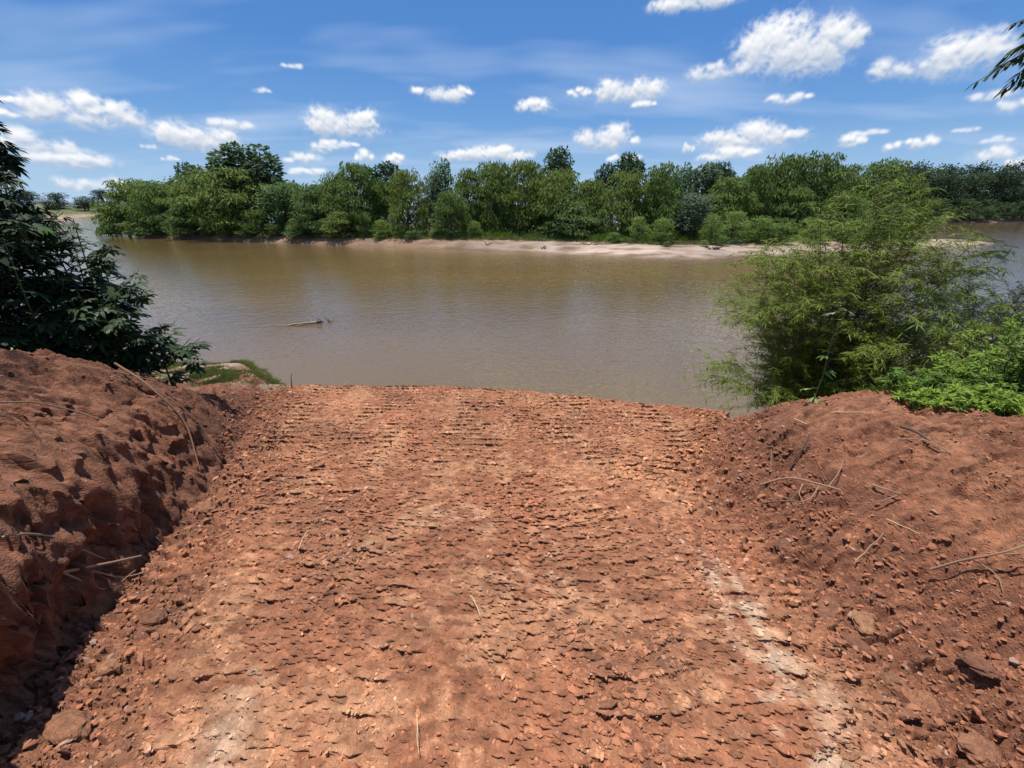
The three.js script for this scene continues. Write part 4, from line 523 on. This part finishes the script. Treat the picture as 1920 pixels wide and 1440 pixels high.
stick('stick', 'pale stick on the smooth middle of the right slope', M.dryWood, [[1.83, 1.60, 0.015], [1.90, 1.63, 0.03], [1.98, 1.66, 0.04]], 0.006, 0.004);
stick('straw', 'straight yellow straw on the right slope below the forked stick', M.straw, [[2.05, 1.74, 0.02], [2.06, 1.57, 0.03]], 0.003, 0.002);
stick('branch', 'bare forked branch at the right edge of the right bank', M.dryWood, [[2.00, 1.42, 0.03], [2.05, 1.34, 0.07], [2.09, 1.29, 0.10], [2.2, 1.28, 0.14]], 0.008, 0.004, [[[2.05, 1.34, 0.06], [2.07, 1.27, 0.03], [2.05, 1.2, 0.0]], [[2.09, 1.29, 0.09], [2.18, 1.22, 0.10], [2.25, 1.18, 0.06]]]);
stick('straw', 'yellow straw lying on the crest of the right bank', M.straw, [[2.48, 2.80, 0.02], [2.60, 2.61, 0.02]], 0.0035, 0.002);
stick('straw', 'short bright straw at the left end of the right bank crest', M.straw, [[2.30, 2.92, 0.02], [2.30, 2.77, 0.03]], 0.004, 0.003);
stick('stick', 'thin dark twig above the curved dry branch', M.root, [[2.05, 2.34, 0.02], [2.06, 2.26, 0.05], [2.05, 2.17, 0.03]], 0.005, 0.003);
stick('stub', 'dark stick standing upright at the left end of the ramp edge', M.darkWood, [[-3.30, 5.55, -0.03], [-3.30, 5.56, 0.06], [-3.28, 5.58, 0.19]], 0.014, 0.005);
stick('straw', 'pale straw leaning up at the right part of the ramp edge', M.straw, [[1.56, 4.88, 0.0], [1.53, 4.90, 0.06], [1.49, 4.93, 0.12]], 0.005, 0.003);
stick('straw', 'small leaning straw at the ramp edge near the upright stub', M.straw, [[-2.55, 5.62, 0.0], [-2.52, 5.63, 0.04], [-2.48, 5.64, 0.07]], 0.004, 0.003);
stick('straw', 'pale straw on the left half of the ramp', M.straw, [[-1.28, 1.83, 0.015], [-1.285, 1.92, 0.03], [-1.30, 2.0, 0.02]], 0.003, 0.002);
stick('straw', 'pale straw near the middle of the ramp', M.straw, [[-0.21, 1.46, 0.015], [-0.18, 1.40, 0.03], [-0.15, 1.32, 0.02]], 0.003, 0.002);
stick('straw', 'curved pale straw at the bottom centre of the ramp', M.straw, [[-0.35, 0.88, 0.012], [-0.335, 0.82, 0.025], [-0.32, 0.76, 0.012]], 0.0022, 0.0015);
stick('straw', 'thin dark straw right of centre on the ramp', M.root, [[0.92, 1.19, 0.012], [0.95, 1.09, 0.02]], 0.0022, 0.0015);
{ // drift on the water
  const g = thing('floating_log', 'pale floating log with bare twigs on the left part of the river', 'log', -10.1, 0.02, 18.2), f = new Faces(); f.tube([[-0.35, -0.02, 0.1], [0, 0.02, 0.04], [0.5, 0.06, -0.02], [1.1, 0.09, -0.12]], 0.03, 0.065, 9); part(g, 'shaft', f.geometry(), mat([0.24, 0.19, 0.14]));
  const k = new Faces(); k.tube([[1.08, 0.09, -0.12], [1.2, 0.11, -0.14], [1.26, 0.10, -0.15]], 0.075, 0.085, 9); part(g, 'butt', k.geometry(), M.darkWood);
  [[[-0.3, 0, 0.1], [-0.6, 0.06, 0.16], [-0.95, 0.1, 0.12]], [[-0.1, 0, 0.06], [-0.25, 0.22, 0.02], [-0.42, 0.34, 0]], [[0, 0.02, 0.1], [-0.3, 0.03, 0.28], [-0.6, 0.04, 0.3]], [[0.5, 0.05, 0.05], [0.2, 0.02, 0.3], [-0.05, 0.04, 0.42]], [[0.9, 0.1, -0.1], [0.7, 0.2, -0.2], [0.55, 0.24, -0.24]]].forEach((p) => { const q = new Faces(); q.tube(p, 0.018, 0.007, 5); part(g, 'twig', q.geometry(), M.greyStem); });
  const h = thing('drift_twigs', 'small tangle of drift twigs right of the floating log', 'drift', -8.7, 0, 18.8); reseed(5); for (let n = 0; n < 9; n++) { const q = new Faces(), a = rr(0, 6.28), x = rr(-0.25, 0.25); q.tube([[x, -0.03, rr(-0.1, 0.1)], [x + Math.cos(a) * 0.2, rr(0.05, 0.14), Math.sin(a) * 0.2], [x + Math.cos(a) * 0.4, rr(0.1, 0.3), Math.sin(a) * 0.4]], 0.018, 0.007, 5); part(h, 'twig', q.geometry(), n % 3 ? M.darkWood : M.greyStem); }
}
M.drift = mat([0.30, 0.24, 0.18]);
[['bleached driftwood heap on the sand below the far willows', 10.2, 53.6, 2.4, 9], ['dark root wad lying on the pale sand across the river', 23.5, 49.0, 1.3, 7], ['small snag on the far mud shore', -3.2, 54.6, 0.9, 5], ['low snag at the waterline of the sand bar', 3.8, 51.6, 0.8, 5]].forEach(([label, x, d, w, n], v) => {
  const g = thing('driftwood', label, 'driftwood', x, pointHeight(x, d), d); reseed(140 + v); for (let k = 0; k < n; k++) { const q = new Faces(), a = rr(-0.5, 0.5) + (k % 2 ? Math.PI : 0), px = rr(-0.4, 0.4) * w, l = rr(0.3, 0.6) * w; q.tube([[px, 0.02, rr(-0.3, 0.3)], [px + Math.cos(a) * l * 0.5, rr(0.1, 0.28), Math.sin(a) * l * 0.5], [px + Math.cos(a) * l, rr(0.08, 0.45), Math.sin(a) * l]], 0.09, 0.03, 6); part(g, 'limb', q.geometry(), v === 0 ? M.dryWood : v === 1 ? M.darkWood : M.drift); }
});
renderer.render(scene, camera);
